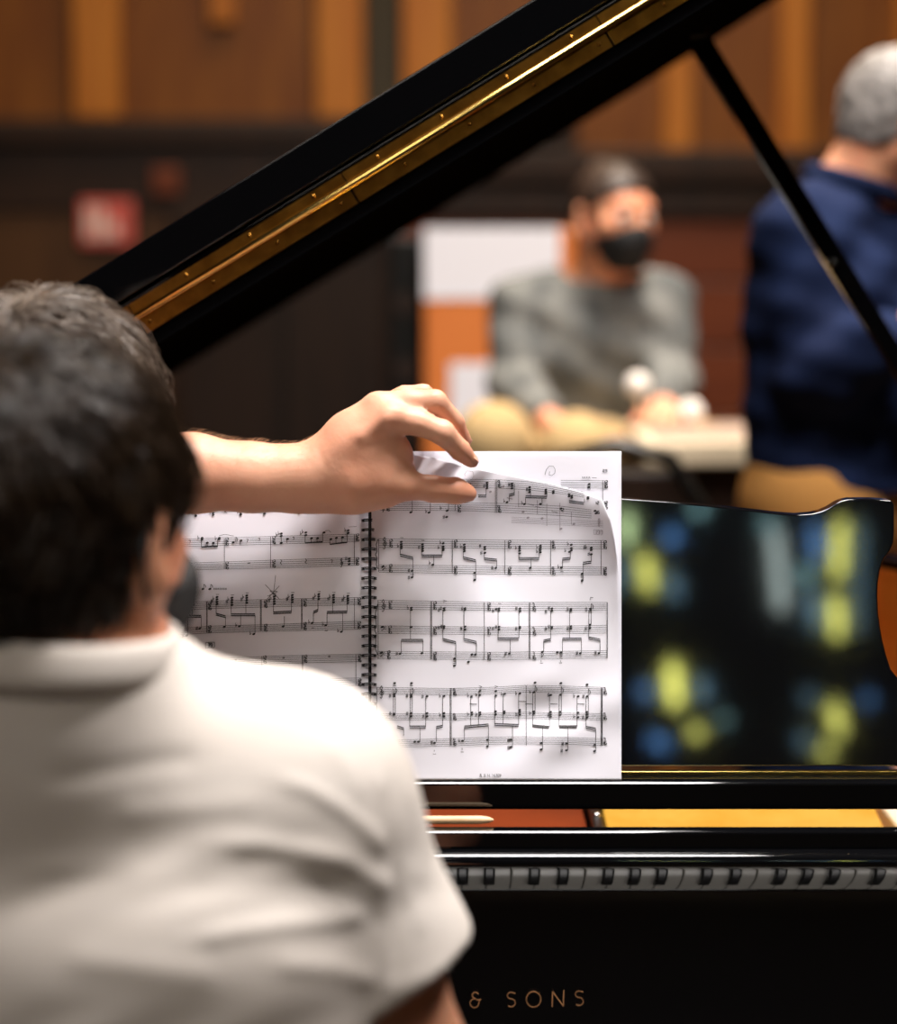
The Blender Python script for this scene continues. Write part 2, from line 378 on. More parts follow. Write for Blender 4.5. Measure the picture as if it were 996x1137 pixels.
# stage riser behind the piano
MB().box(-1.2,.56,4.0,4.3,0,.35,.004).box(-1.2,4.5,4.3,7.6,0,.35,.006).out('floor_riser',M['riser'],kind='structure')
# black loudspeaker + plywood case with sheets
Y=6.6; a=pix(432,262,Y); b=pix(470,262,Y)
t=empty('loudspeaker',((a[0]+b[0])/2,Y,.35),'tall narrow black loudspeaker standing left of the plywood case','loudspeaker')
MB().box(a[0],b[0],Y,Y+.3,.35,a[2],.01).out('cabinet',M['satin'],t)
for k in range(5):
    zc=.55+k*.2; MB().tube([(a[0]*.5+b[0]*.5,Y-.006,zc),(a[0]*.5+b[0]*.5,Y+.001,zc)],.036,20).out('speaker_cone',M['dark'],t)
Y=6.5; a=pix(471,560,Y); b=pix(640,253,Y)
t=empty('plywood_case',((a[0]+b[0])/2,Y,.35),'orange plywood flight case standing on end behind the man in grey','case')
MB().box(a[0],b[0],Y,Y+.45,.35,b[2],.012).out('case_body',M['orange'],t)
for x in (a[0]+.03,b[0]-.06): MB().box(x,x+.03,Y-.01,Y,.5,.62,.003).out('latch',M['steel'],t)
a=pix(471,332,Y-.004); b=pix(622,253,Y-.004)
MB().box(a[0],b[0],Y-.004,Y-.001,a[2],b[2]).out('paper_sheet',M['sheet'],label='large white sheet pinned across the top of the plywood case',cat='paper')
a=pix(500,468,Y-.004); b=pix(548,403,Y-.004)
MB().box(a[0],b[0],Y-.004,Y-.001,a[2],b[2]).out('paper_sheet',M['sheet'],label='small white sheet low on the plywood case',cat='paper')
# table on the riser
t=empty('table',(.9,4.8,.35),'cream-edged table between the man in grey and the man in navy','table')
zt=zat(489,4.55); xl=pix(716,500,4.55)[0]
MB().box(xl,1.75,4.55,5.12,zt-.055,zt-.003,.006).out('tabletop',M['cream'],t)
MB().box(xl+.03,1.72,4.60,5.10,zt-.003,zt,.001).out('table_mat',M['taupe'],t)
for x in (xl+.12,1.66):
    for y in (4.62,5.05): MB().box(x-.025,x+.025,y-.025,y+.025,.35,zt-.055,.003).out('leg',M['satin'],t)
MB().box(xl+.12,1.66,4.60,4.64,zt-.16,zt-.055).out('apron',M['dark'],t)
# black chair in front
c=pix(682,492,4.12); cx=c[0]
t=empty('chair',(cx,4.3,.35),'black chair with a rounded back standing in front of the man in grey','chair')
zt2=c[2]
MB().tube([(cx-.17,4.12,.8),(cx-.165,4.11,zt2-.12),(cx-.11,4.11,zt2-.03),(cx,4.11,zt2),(cx+.11,4.11,zt2-.03),(cx+.165,4.11,zt2-.12),(cx+.17,4.12,.8)],.014,10).out('back_frame',M['satin'],t,True)
MB().box(cx-.15,cx+.15,4.11,4.14,zt2-.20,zt2-.05,.012).out('backrest',M['dark'],t)
MB().box(cx-.2,cx+.2,4.12,4.50,.77,.81,.015).out('seat',M['dark'],t)
for x in (-.17,.17):
    for y in (4.15,4.47): MB().tube([(cx+x,y,.35),(cx+x,y,.775)],.013,8).out('leg',M['satin'],t,True)

# ================================================================ THE PIANO
XC=-.034; XL=XC-.75; XR=XC+.75
P=empty('grand_piano',(XC,2.6,0),'black lacquered grand piano with its lid propped open on a stick','grand piano')
L=M['lacquer']
ZR=1.085; ZT=zat(868.5,1.93)      # rim top, music desk tray top
rim=[(XL,1.66),(XL,3.38),(XL+.05,3.47),(XL+.14,3.5),(XC-.05,3.5),(.20,3.45),(.36,3.30),(.47,3.05),(.58,2.78),(XR-.03,2.55),(XR,2.35),(XR,1.66)]
def inset(poly,d):
    out=[]; n=len(poly)
    for i in range(n):
        a=Vector(poly[i-1] if i else (poly[0][0],poly[0][1]-1)); p=Vector(poly[i]); b=Vector(poly[i+1] if i<n-1 else (p[0],p[1]-1))
        t=(b-a).normalized(); out.append((p[0]+t[1]*d,p[1]-t[0]*d))
    return out
inn=inset(rim,.045)
# arms: lower in front of the key block
B=MB(); n=len(rim)
bm=B.bm
def ztop(y): return ZR if y>2.02 else (.965+.12*max(0,(y-1.84)/.18)**1.0 if y>1.84 else .965-.05*((1.84-y)/.18)**2)
def dens(p):
    o=[]
    for a,b in zip(p,p[1:]):
        m=max(1,int(math.dist(a,b)/.04)); o+=[(a[0]+(b[0]-a[0])*j/m,a[1]+(b[1]-a[1])*j/m) for j in range(m)]
    return o+[p[-1]]
N=[]
for a,b,c2,d2 in zip(rim,rim[1:],inn,inn[1:]):
    m=max(1,int(math.dist(a,b)/.04)); N+=[((a[0]+(b[0]-a[0])*j/m,a[1]+(b[1]-a[1])*j/m),(c2[0]+(d2[0]-c2[0])*j/m,c2[1]+(d2[1]-c2[1])*j/m)) for j in range(m)]
N.append((rim[-1],inn[-1])); pr=None
for o_,i_ in N:
    zt_=ztop(o_[1]); q=[bm.verts.new((*o_,.70)),bm.verts.new((*o_,zt_)),bm.verts.new((*i_,zt_)),bm.verts.new((*i_,.70))]
    if pr:
        for j in range(4): bm.faces.new((pr[j],pr[(j+1)%4],q[(j+1)%4],q[j]))
    else: bm.faces.new(q)
    pr=q
bm.faces.new(pr[::-1])
B.out('rim',L,P,bevel=.006)
inv=inset(rim,.0465); vv=[]; vq=[]
for i,(x,y) in enumerate(dens([q for q in inv if q[1]>2.0] if False else inv)):
    vv+=[(x,max(y,1.95),.90),(x,max(y,1.95),1.072)]
vq=[(2*i,2*i+1,2*i+3,2*i+2) for i in range(len(vv)//2-1) if vv[2*i][1]>1.951 or vv[2*i+2][1]>1.951]
o=mesh('inner_rim_veneer',vv,vq,M['veneer'],P,smooth=False); s_=o.modifiers.new('thick','SOLIDIFY'); s_.thickness=.0012; s_.offset=0
# bottom / keybed / keyslip / key blocks
MB().box(XL+.02,XR-.02,1.67,1.95,.655,.71,.004).out('keybed',L,P)
MB().box(XL+.045,XR-.045,1.665,1.688,.70,.733,.004).out('keyslip',L,P)
for x0 in (XL+.045,XR-.13): MB().box(x0,x0+.085,1.69,1.88,.71,.785,.008).out('key_block',L,P)
# keys
kw=(XR-.13-(XL+.13))/52; x0=XL+.13
wk=MB().box(0,kw-.0009,1.70,1.872,.722,.741,.0012).out('white_key',M['ivory'],P); wk0=wk.location.copy()
bkm=MB().box(-.0055,.0055,1.752,1.872,.738,.753,.0022).out('black_key',M['ebony'],P)
wk.location=wk0+Vector((x0,0,0))
for i in range(1,52):
    k=wk.copy(); COL.objects.link(k); k.parent=P; k.location=wk0+Vector((x0+i*kw,0,0))
names='A B C D E F G'.split(); first=True
for i in range(51):
    if names[i%7] in 'ACDFG':
        k=bkm if first else bkm.copy()
        if not first: COL.objects.link(k); k.parent=P
        k.location=wk0+Vector((x0+(i+1)*kw+(.0 if names[i%7] in 'G' else (-.002 if names[i%7] in 'CF' else .002)),0,0)); first=False
# fallboard : flat face, concave upper strip, rolled nose
R=.053; zs=.889; Yb=1.876
prof=[(1.868,.748),(1.872,.80),(Yb,.88),(Yb,zs)]
for a in range(3,39,2): prof.append((Yb-R+R*math.cos(math.radians(a)),zs+R*math.sin(math.radians(a))))
yn,zn=prof[-1]; rn=.0095
cyn=yn+rn*math.cos(math.radians(38)); czn=zn+rn*math.sin(math.radians(38))
for a in range(0,150,12):
    t=math.radians(218+28-a); prof.append((cyn+rn*math.cos(t),czn+rn*math.sin(t)))
prof+=[(1.90,prof[-1][1]),(1.90,.748)]
B=MB(); B.prism([(XL+.047,y,z) for y,z in prof],(1.5-.094,0,0)); fb=B.out('fallboard',L,P,bevel=.0008)
zf=zat(945,1.872); zf2=zat(922.5,1.882)
MB().box(XL+.047,XR-.047,1.880,1.898,zf-.05,zf2,.0025,3).out('name_rail',L,P)
# lettering on the fallboard
def text(body,size,loc,rot,m,parent,name,ext=.0003,space=1,bold=0):
    c=bpy.data.curves.new(name,'FONT'); c.body=body; c.size=size; c.extrude=ext; c.space_character=space; c.align_x='LEFT'; c.offset=bold
    o=bpy.data.objects.new(name,c); COL.objects.link(o); dg=bpy.context.evaluated_depsgraph_get()
    me=bpy.data.meshes.new_from_object(o.evaluated_get(dg)); bpy.data.objects.remove(o)
    me.transform(Matrix.Translation(loc)@Matrix.Rotation(rot,4,'X'))
    return link(name,me,m,parent)
def stroke_text(strokes,name,m,parent,Yf,w):
    B=MB()
    for pts in strokes:
        Q=[Vector(pix(x,y,Yf(y))) for x,y in pts]
        for i in range(len(Q)-1):
            a,b=Q[i],Q[i+1]; t=(b-a).normalized(); u=t.cross(Vector((0,-1,0))).normalized()*w/2; a=a-t*w*.3; b=b+t*w*.3
            B.prism([a-u,b-u,b+u,a+u],(0,-.0004,0))
    return B.out(name,m,parent)
def arc(cx,cy,rx,ry,a0,a1,n=14): return [(cx+rx*math.cos(math.radians(a0+(a1-a0)*i/n)),cy-ry*math.sin(math.radians(a0+(a1-a0)*i/n))) for i in range(n+1)]
Sx=lambda x,y:[(x+4.2,y-7.2)]+arc(x,y-4.6,4.1,3.6,60,270,10)[1:]+arc(x,y+3.4,4.6,4.4,90,-130,12)
st=[]
st.append(Sx(567.5,1110)); st.append(arc(592.5,1109.5,8,8.6,0,360,28)); st.append([(613,1117.5),(613.6,1101),(625.6,1117),(626,1100)]); st.append(Sx(643,1108.5))
st.append([(531,1103.5),(529,1101.8),(526,1102),(524.2,1104.5),(525,1107.2),(528.5,1109)]); st.append([(528.5,1109)]+arc(526.8,1113.8,4.8,4.9,100,330,12)+[(532.8,1109.3)]); st.append([(529.5,1110.2),(533.8,1109.4)])
stroke_text(st,'fallboard_lettering',M['goldleaf'],fb,lambda y:1.868,.00085)
# music tray and desk
MB().box(XL+.06,XR-.06,1.93,2.06,zat(899.5,1.93),ZT,.003,3).out('music_tray',L,P)
DT=math.radians(15)   # lean of the desk
DKY=1.968
for _ in range(1): 
    DKZ=ZT+.001
def desk_pt(x,y):   # photo pixel on the leaning desk face
    a=(x-CX)/F; b=-(y-CY)/F; d=np.array([a,CT+b*ST,-ST+b*CT]); p0=np.array([0,DKY,DKZ]); n_=np.array([0,-math.cos(DT),math.sin(DT)])
    return CAM+d*(((p0-CAM)@n_)/(d@n_))
half=[(457,545),(600,549),(685,553),(743,557),(791,561.5),(839,567),(865,570),(884,571.5),(902,570),(912,567.5),(921,563.5),(928,559),(934,556),(943,554),(968,554),(989,555.5),(992,558),(993,562),(993,590),(992,603),(988,612),(981,622),(977,634),(975,648),(974.5,662),(975.5,682),(977.5,697),(980,711),(984,727),(989,743),(996,752),(1008,768),(1020,790),(1026,815),(1026,851)]
cxp=457
full=[(2*cxp-x,y) for x,y in half[::-1]]+half[1:]
poly=[desk_pt(x,y) for x,y in full]; zmin=ZT+.001
for p in poly: p[2]=max(p[2],zmin)
dk=MB().prism(poly,(0,.018*math.cos(DT),-.018*math.sin(DT)*0)).out('music_desk',L,P,bevel=.0045)
dk.modifiers['bevel'].segments=5
# tray hinge strip in brass under the desk foot
MB().box(-.6,.43,1.957,1.966,ZT,ZT+.0035,.0008).out('desk_hinge',M['brassbar'],P)
# inner parts seen through the slot
MB().box(XL+.05,XR-.05,1.95,3.42,.70,.72).out('soundboard',M['spruce'],P)
zg=.872
xa=pix(668,911,2.2)[0]
B=MB(); xe=pix(988,911,2.2)[0]
B.prism([(xa+.004,y,z) for y,z in ((2.09,zg-.03),(2.09,zg-.008),(2.10,zg),(2.20,zg+.002),(2.24,zg+.008),(2.30,zg+.030),(2.32,zg+.033),(2.5,zg+.033),(2.5,zg-.03))],(xe-xa-.01,0,0)); B.out('iron_plate',M['gold'],P,bevel=.003)
MB().box(XL+.06,pix(655,911,2.15)[0],2.09,2.34,zg-.03,zg+.004,.004).out('pin_block',M['rail'],P)
MB().box(pix(656,911,2.2)[0],xa,2.09,2.34,zg-.03,zg+.012,.002).out('plate_strut',M['satin'],P)
MB().lathe((pix(662.5,911,2.2)[0],2.2,zg+.012),[(.005,0),(.005,.003),(.003,.004)],14).out('plate_screw',M['steel'],P,True)
MB().box(pix(990,911,2.2)[0],pix(1040,911,2.2)[0],2.09,2.34,zg-.03,zg+.01,.004).out('plate_end',M['cream'],P)
B=MB()
for i in range(90):
    x=-.66+i*.0135; B.tube([(x,2.52,zg+.024),(x*.8-.05,3.3,zg+.024)],.0009,4)
B.out('strings',M['brassbar'],P,kind='stuff')
MB().prism([(XL+.06,2.5,zg+.015),(XR-.1,2.5,zg+.015),(.5,2.8,zg+.015),(.35,3.1,zg+.015),(.2,3.4,zg+.015),(XL+.06,3.4,zg+.015)],(0,0,-.02)).out('string_frame',M['gold'],P)
# lid : hinged on the bass side
TH=math.atan2(.609,1.0)
HX=XL; HZ=None
zz=pix(-356,658,2.2); HZ=zz[2]-.0  # axis height of the barrel line at the bass side
ex=np.array([math.cos(TH),0,math.sin(TH)]); en=np.array([-math.sin(TH),0,math.cos(TH)])
p0=pix(498,138,2.2); 
def lidp(s,y,nrm): return np.array([p0[0],0,p0[2]])+ex*(s-s0)+en*nrm+np.array([0,y,0])
s0=(p0[0]-XL)/math.cos(TH)
k1=1/1088.
lo_leaf=-25*.854*k1; up_leaf=20*.854*k1; up_top=up_leaf+50*k1
lp=[(0,2.206),(1.56,2.206),(1.66,2.24),(1.66,2.9),(1.62,3.1),(1.5,3.30),(1.40,3.41),(1.2,3.47),(.2,3.47),(.06,3.45),(0,3.38)]
LT=.022
lid=MB().prism([lidp(s,y,lo_leaf-.016) for s,y in lp],tuple(en*(abs(lo_leaf)+.016-.0015))).out('lid',M['lidblack'],P,bevel=.003)
flap=MB().prism([lidp(s,y,.0015) for s,y in [(0,2.206),(1.62,2.206),(1.64,2.24),(1.64,2.60),(0,2.60)]],tuple(en*(up_leaf-.0015+.004))).prism([lidp(s,y,up_leaf+.006) for s,y in [(0,2.200),(1.62,2.200),(1.66,2.24),(1.66,2.64),(0,2.64)]],tuple(en*(up_top-up_leaf-.006))).out('front_flap',L,P,bevel=.002)
# piano hinge: leaves, barrel, screws
def strip(n0,n1,y0,y1,sa,sb,name,m,par):
    return MB().prism([lidp(sa,y0,n0),lidp(sb,y0,n0),lidp(sb,y0,n1),lidp(sa,y0,n1)],(0,y1-y0,0)).out(name,m,par)
segs=[0.02,.36,.545,.80,1.10,1.35,1.6]
for a,b in zip(segs,segs[1:]):
    strip(.002,up_leaf-.001,2.2015,2.206,a+.0006,b-.0006,'hinge_leaf',M['brassdark'],flap)
    strip(lo_leaf,-.002,2.2015,2.206,a+.0012,b-.0012,'hinge_leaf',M['brassdark'],lid)
bar=MB().tube([lidp(.02,2.2,0),lidp(1.6,2.2,0)],.0042,14); 
bar.out('hinge_barrel',M['brassbar'],lid,True)
B=MB().tube([(0,-.0012,0),(0,0,0)],.0020,10); sc=B.out('hinge_screw',M['brassdark'],lid,True)
i=0; base=sc.location.copy()
for s in np.arange(.08,1.58,.076):
    for nn in (up_leaf*.62,lo_leaf*.55):
        k=sc if i==0 else sc.copy()
        if i: COL.objects.link(k); k.parent=lid
        k.location=base+Vector(lidp(s+(.02 if nn<0 else 0),2.2012,nn)); i+=1
# thin steel pins of the barrel joints
# prop stick
a=pix(772,36,2.72); b=pix(1153,652,2.70); a=a+(a-b)*.02
dv=Vector(b-a).normalized(); u=dv.cross(Vector((0,1,0))).normalized()*.0125
st_=MB().prism([Vector(a)-u*1.15,Vector(b)-u*.9,Vector(b)+u*.9,Vector(a)+u*1.15],(0,.018,0)).out('lid_prop',L,P,bevel=.003)
c=pix(922,292,2.70)
MB().tube([c,(c[0],c[1]-.014,c[2])],.006,12).out('prop_knob',M['satin'],st_,True)
c=pix(768,40,2.72); MB().box(c[0]-.03,c[0]+.02,2.715,2.745,c[2]-.004,c[2]+.03,.004).out('prop_catch',L,st_)
# legs, casters, pedals
for x,y in ((XL+.12,1.82),(XR-.12,1.82),(XC-.25,3.25)):
    g=MB(); g.prism([(x-.06,y-.06,.70),(x+.06,y-.06,.70),(x+.06,y+.06,.70),(x-.06,y+.06,.70)],(0,0,-.08)); g.lathe((x,y,0),[(.035,.09),(.045,.12),(.05,.3),(.06,.60),(.065,.63)],20)
    lg=g.out('leg',L,P,bevel=.004); MB().tube([(x-.012,y,.04),(x+.012,y,.04)],.04,20).box(x-.02,x+.02,y-.02,y+.02,.06,.10).out('caster',M['brass'],lg)
MB().box(XC-.13,XC+.13,2.02,2.1,.10,.20,.01).tube([(XC-.08,2.06,.2),(XC-.11,2.06,.70)],.015,10).tube([(XC+.08,2.06,.2),(XC+.11,2.06,.70)],.015,10).out('pedal_lyre',L,P)
for x in (-.06,0,.06): MB().box(XC+x-.012,XC+x+.012,1.90,2.03,.12,.128,.003).out('pedal',M['brass'],P)
# tapered wooden stick on the name rail
a=pix(470,926,1.905); b=pix(548,925.5,1.905); z0=zf2+.004
MB().tube([(a[0]-.06,1.905,z0),(a[0],1.905,z0),(b[0]-.012,1.905,z0),(b[0]-.004,1.905,z0),(b[0],1.905,z0)],[.0035,.0038,.0038,.0028,.0008],14).out('wooden_stick',M['birch'],label='pale wooden stick with a tapered end lying on the black rail above the keys',cat='stick')
# ================================================================ THE SCORE
SL=math.tan(DT)
zbot=ZT+.0006
def Ybase(px,py):
    "depth of the open book's surface: leans with the desk, swells near the spine, slightly cockled"
    px=np.asarray(px,float); py=np.asarray(py,float)
    y=1.937+(866-py)/365*.300*SL
    d=np.abs(px-411)
    y=y-.006*np.exp(-((d-55)/50)**2)+.004*np.exp(-(d/10)**2)
    w=1.15*np.exp(-((px-610)/70)**2-((py-800)/50)**2)
    y=y-.0027*w*np.sin((px*.75+py)/15.5)-.0010*w*np.sin((px*.2-py*.9)/9.+1)
    y=y-.0007*np.sin(px/37+py/29)-.0004*np.sin(py/19-px/51)
    y=y-.0016*np.exp(-((px-(560+(py-700)*.7))/30)**2)*np.exp(-((py-690)/60)**2)
    l=np.clip((400-px)/200,0,1); y=y-.002*l*np.sin(py/45+px/60)-.0010*np.exp(-((px-235)/30)**2-((py-705)/20)**2)*np.sin(px/6+py/9)
    return y
def topedge(px): return np.interp(px,[418,450,480,530,600,640,668,684],[499,503,508,520,534,544,554,580])
def rightedge(py): return np.interp(py,[545,553,562,575,600,620,640,700,866],[665,668,672,677,682.5,685,686.3,688,690])
def Yturn(px,py):
    px=np.asarray(px,float); py=np.asarray(py,float)
    t=np.clip((640-py)/(640-topedge(px)),0,1)
    rx=np.clip((px-600)/86,0,1)
    lift=.0012+.024*t**1.7*(1-.35*np.clip((px-530)/150,0,1))+.018*rx**3*np.clip((745-py)/170,0,1)**1.5
    lift=lift-.003*np.clip((t-.8)/.2,0,1)**2
    y=Ybase(px,py)-lift
    g=np.exp(-((px-490)/45)**2)*np.clip((560-py)/40,0,1)
    return y-.006*g*np.sin((px+py*.9)/7.5)
def P3(px,py,Yf):
    px=np.asarray(px,float); py=np.asarray(py,float); Y=Yf(px,py); a=(px-CX)/F; b=-(py-CY)/F
    d=np.stack([a+0*b,CT+b*ST,-ST+b*CT],-1); return CAM+d*(Y/d[...,1])[...,None]
def sheetmesh(name,PX,PY,Yf,parent,th=.0,m='paper'):
    V=P3(PX,PY,Yf); n,k=PX.shape; V=V.reshape(-1,3); V[:,2]=np.maximum(V[:,2],zbot); i=np.arange((n-1)*k).reshape(n-1,k)[:,:-1].ravel()
    Q=np.stack([i,i+1,i+k+1,i+k],1); return mesh(name,V,Q,M[m],parent)
c0=P3(411,866,Ybase)
SCO=empty('spiral_bound_score',c0,'open spiral-bound piano score standing on the black music desk','music score')
# book blocks behind the pages
def block(name,x0,x1,Yoff,label=None,corner=4):
    u=np.linspace(x0,x1,60); v=np.linspace(866.5,501,70); PX,PY=np.meshgrid(u,v)
    o=sheetmesh(name,PX,PY,lambda a,b:Ybase(a,b)+Yoff,SCO); s=o.modifiers.new('thick','SOLIDIFY'); s.thickness=.009; s.offset=-1; return o
block('back_pages',413.5,690,.0014); block('front_pages',128,408,.0010)
u=np.linspace(0,1,90); v=np.linspace(0,1,120)
U,V_=np.meshgrid(u,v); U=U*1.0
PX=412.5+(np.interp(V_,[0,1],[690,683])-412.5)*U; PY=866-V_*365
# rounded outer top corner
cr=np.clip((V_-.975)/.025,0,1); PX=PX-cr**2*8*np.clip((U-.9)/.1,0,1)
nxt=sheetmesh('page_beneath',PX,PY,lambda a,b:Ybase(a,b)+.0002,SCO)
PX=130+(409-130)*U; PY=866-V_*365
lft=sheetmesh('left_page',PX,PY,lambda a,b:Ybase(a,b)-.0004,SCO)
# turning page
U,V_=np.meshgrid(np.linspace(0,1,120),np.linspace(0,1,160))
PY0=866-V_*(866-545); PX=412.5+(rightedge(PY0)-412.5)*U
TE=topedge(PX); PY=866-V_*(866-TE)
for _ in range(3):
    PX=412.5+(np.where(PY<545,rightedge(545.),rightedge(PY))-412.5)*U; PY=866-V_*(866-topedge(np.minimum(PX,668+(PX-668)*.3)))
trn=sheetmesh('turning_page',PX,PY,lambda a,b:Yturn(a,b),SCO)
s=trn.modifiers.new('thick','SOLIDIFY'); s.thickness=.00012; s.offset=1
# ---- printed music, laid on the page surfaces
class Ink:
    def __init__(s,Yf,off=.0007): s.V=[];s.Q=[];s.Yf=Yf;s.off=off;s.o=(0,0);s.s=1
    def T(s,o,sc): s.o=o; s.s=sc; return s
    def poly(s,pts):
        p=np.array(pts,float); px=s.o[0]+p[:,0]/s.s; py=s.o[1]+p[:,1]/s.s
        b=len(s.V); v=P3(px,py,lambda a,c:s.Yf(a,c)-s.off); s.V+=v.tolist(); s.Q.append(tuple(range(b,b+len(pts))))
    def line(s,x1,y1,x2,y2,w=.55):   # w in photo pixels
        L=math.hypot(x2-x1,y2-y1)
        if L<1e-6: return
        n=max(1,int(L/s.s/5)); nx,ny=-(y2-y1)/L*w*s.s/2,(x2-x1)/L*w*s.s/2
        for i in range(n):
            a=i/n;b=(i+1)/n; p=(x1+(x2-x1)*a,y1+(y2-y1)*a); q=(x1+(x2-x1)*b,y1+(y2-y1)*b)
            s.poly([(p[0]-nx,p[1]-ny),(q[0]-nx,q[1]-ny),(q[0]+nx,q[1]+ny),(p[0]+nx,p[1]+ny)])
    def pl(s,pts,w=.6):
        for a,b in zip(pts,pts[1:]): s.line(*a,*b,w)
    def staff(s,xs_,yt,yb_,w=.42):
        for k in range(5):
            ys=[t+(b-t)*k/4 for t,b in zip(yt,yb_)]; s.pl(list(zip(xs_,ys)),w)
    def note(s,x,*ys):
        for y in ys:
            s.poly([(x+1.75*s.s*math.cos(t)*math.cos(.35)-1.2*s.s*math.sin(t)*-math.sin(.35)*-1,y-1.2*s.s*math.sin(t)*math.cos(.35)-1.75*s.s*math.cos(t)*math.sin(.35)) for t in [2*math.pi*j/10 for j in range(10)]])
    def stem(s,x,y1,y2): s.line(x,y1,x,y2,.6)
    def beam(s,x1,y1,x2,y2,dbl=True):
        if dbl:
            d=.95*s.s; s.line(x1,y1-d,x2,y2-d,1.2); s.line(x1,y1+d,x2,y2+d,1.2)
        else: s.line(x1,y1,x2,y2,1.5)
    def sh(s,*xy):
        for x,y in xy:
            k=s.s; s.line(x-.6*k,y-2.2*k,x-.6*k,y+2.2*k,.45); s.line(x+.6*k,y-2.4*k,x+.6*k,y+2*k,.45); s.line(x-1.3*k,y-.4*k,x+1.3*k,y-1*k,.7); s.line(x-1.3*k,y+1.1*k,x+1.3*k,y+.5*k,.7)
    def fl(s,*xy):
        for x,y in xy:
            k=s.s; s.line(x-.8*k,y-3*k,x-.8*k,y+1.3*k,.5); s.pl([(x-.8*k,y-.4*k),(x+.6*k,y-.8*k),(x+.5*k,y+.3*k),(x-.8*k,y+1.3*k)],.55)
    def dig(s,x,y,t,h=4.2,w=.85):
        seg={'1':'bc','2':'abged','6':'afgedc','8':'abcdefg','9':'abcdfg','7':'abc','5':'afgcd','3':'abgcd','4':'fgbc'}
        k=s.s; W=1.9
        for i,c in enumerate(t):
            cx=x+(i-(len(t)-1)/2)*2.9*k; L,R_=cx-W/2*k,cx+W/2*k; T_,M_,B_=y-h/2*k,y,y+h/2*k
            d={'a':(L,T_,R_,T_),'b':(R_,T_,R_,M_),'c':(R_,M_,R_,B_),'d':(L,B_,R_,B_),'e':(L,M_,L,B_),'f':(L,T_,L,M_),'g':(L,M_,R_,M_)}
            for q in seg[c]: s.line(*d[q],w)
    def ts(s,x,*ys,a='12',b='16'):
        for i,y in enumerate(ys): s.dig(x,y,(a,b)[i%2])
    def treble(s,x,y,h):
        p=[(.0,.15),(.12,.05),(.0,-.05),(-.14,.08),(-.05,.24),(.16,.22),(.22,.02),(.05,-.14),(-.14,-.25),(.02,-.46),(.1,-.3),(.0,-.12),(.06,.4),(-.03,.5),(-.12,.42)]
        s.pl([(x+a*h*.85,y+b*h) for a,b in p],.75)
    def bass(s,x,y,h):
        p=[(-.2,-.1),(-.12,-.3),(.1,-.35),(.28,-.1),(.15,.25),(-.25,.5)]
        s.pl([(x+a*h,y+b*h) for a,b in p],.9); s.note(x-.15*h,y-.12*h); s.line(x+.5*h,y-.3*h,x+.5*h,y-.1*h,.8); s.line(x+.5*h,y+.1*h,x+.5*h,y+.3*h,.8)
    def acc(s,x,y): k=s.s; s.line(x-1.7*k,y,x+1.7*k,y,.6)
    def gt(s,x,y): k=s.s; s.pl([(x-1.8*k,y-1.2*k),(x+1.8*k,y),(x-1.8*k,y+1.2*k)],.5)
    def out(s,name,m,parent): return mesh(name,np.array(s.V),s.Q,m,parent,smooth=False)
# ---------- right page (turning page)
I=Ink(Yturn)
I.T((0,0),1)
I.staff([420.5,560,674],[598.3,599.7,600.2],[607.8,608.9,609.4]); I.staff([420.5,560,674],[627.2,628.6,629.8],[635.2,637.6,638.2])
I.staff([419.8,560,674.3],[666.6,668.8,668.9],[676.2,678,677.3]); I.staff([419.8,560,674.3],[695,696.4,694.2],[703.3,705,702.9]); I.staff([419.8,560,674.3],[723.3,724.3,722.4],[731.5,732.6,730.4])
I.T((410,585),6.64)
I.stem(70,88,332); I.pl([(64,92),(52,130),(58,180),(46,205),(58,230),(52,280),(64,310)],.9)
I.treble(112,118,92); I.ts(155,108,134); I.bass(104,300,40); I.ts(152,290,320)
I.note(236,110,128,145,158); I.fl((213,145)); I.stem(228,158,210); I.acc(240,80); I.beam(228,208,322,230); I.stem(322,228,372); I.note(315,324,372); I.sh((292,322),(292,374)); I.line(303,352,330,352,.5)
I.note(393,128,145,162,178); I.sh((368,150)); I.stem(386,170,212); I.acc(397,100); I.beam(386,214,537,214); I.note(545,122,145,160,172); I.fl((525,118),(512,155)); I.stem(537,150,213); I.stem(476,213,278); I.note(468,280); I.fl((447,268))
I.stem(612,97,340); I.dig(632,112,'12'); I.dig(632,140,'16'); I.dig(632,305,'12'); I.dig(632,332,'16')
I.note(701,130,150,165,180); I.fl((677,145)); I.stem(693,180,228); I.beam(693,228,785,250); I.stem(785,248,395); I.note(777,340,392)
for y in (360,372,384): I.line(766,y,790,y,.5)
I.note(852,148,165,192); I.sh((817,140),(826,192)); I.stem(848,190,238); I.beam(848,236,940,246); I.stem(940,246,302); I.note(933,303); I.sh((907,303))
I.stem(65,540,976); I.pl([(62,570),(46,640),(52,730),(40,760),(52,790),(46,900),(62,945)],.9)
I.treble(103,578,95); I.ts(150,560,590); I.bass(100,745,40); I.ts(148,744,772); I.bass(92,935,40); I.ts(138,928,960)
I.note(310,597,613); I.fl((285,600)); I.stem(304,612,828); I.note(308,740); I.beam(236,837,396,837); I.stem(236,836,932); I.note(227,935); I.sh((203,935)); I.stem(396,836,930); I.note(388,932)
I.stem(453,550,978); I.stem(461,550,978)
for y in (568,752,940): I.dig(479,y,'12'); I.dig(479,y+28,'16')
I.note(552,600,615); I.sh((528,600),(513,614)); I.stem(543,615,828); I.note(550,733,746); I.sh((530,735),(510,744)); I.beam(543,830,638,854); I.stem(638,852,1020); I.note(628,973,1024)
for y in (992,1006): I.line(617,y,641,y,.5)
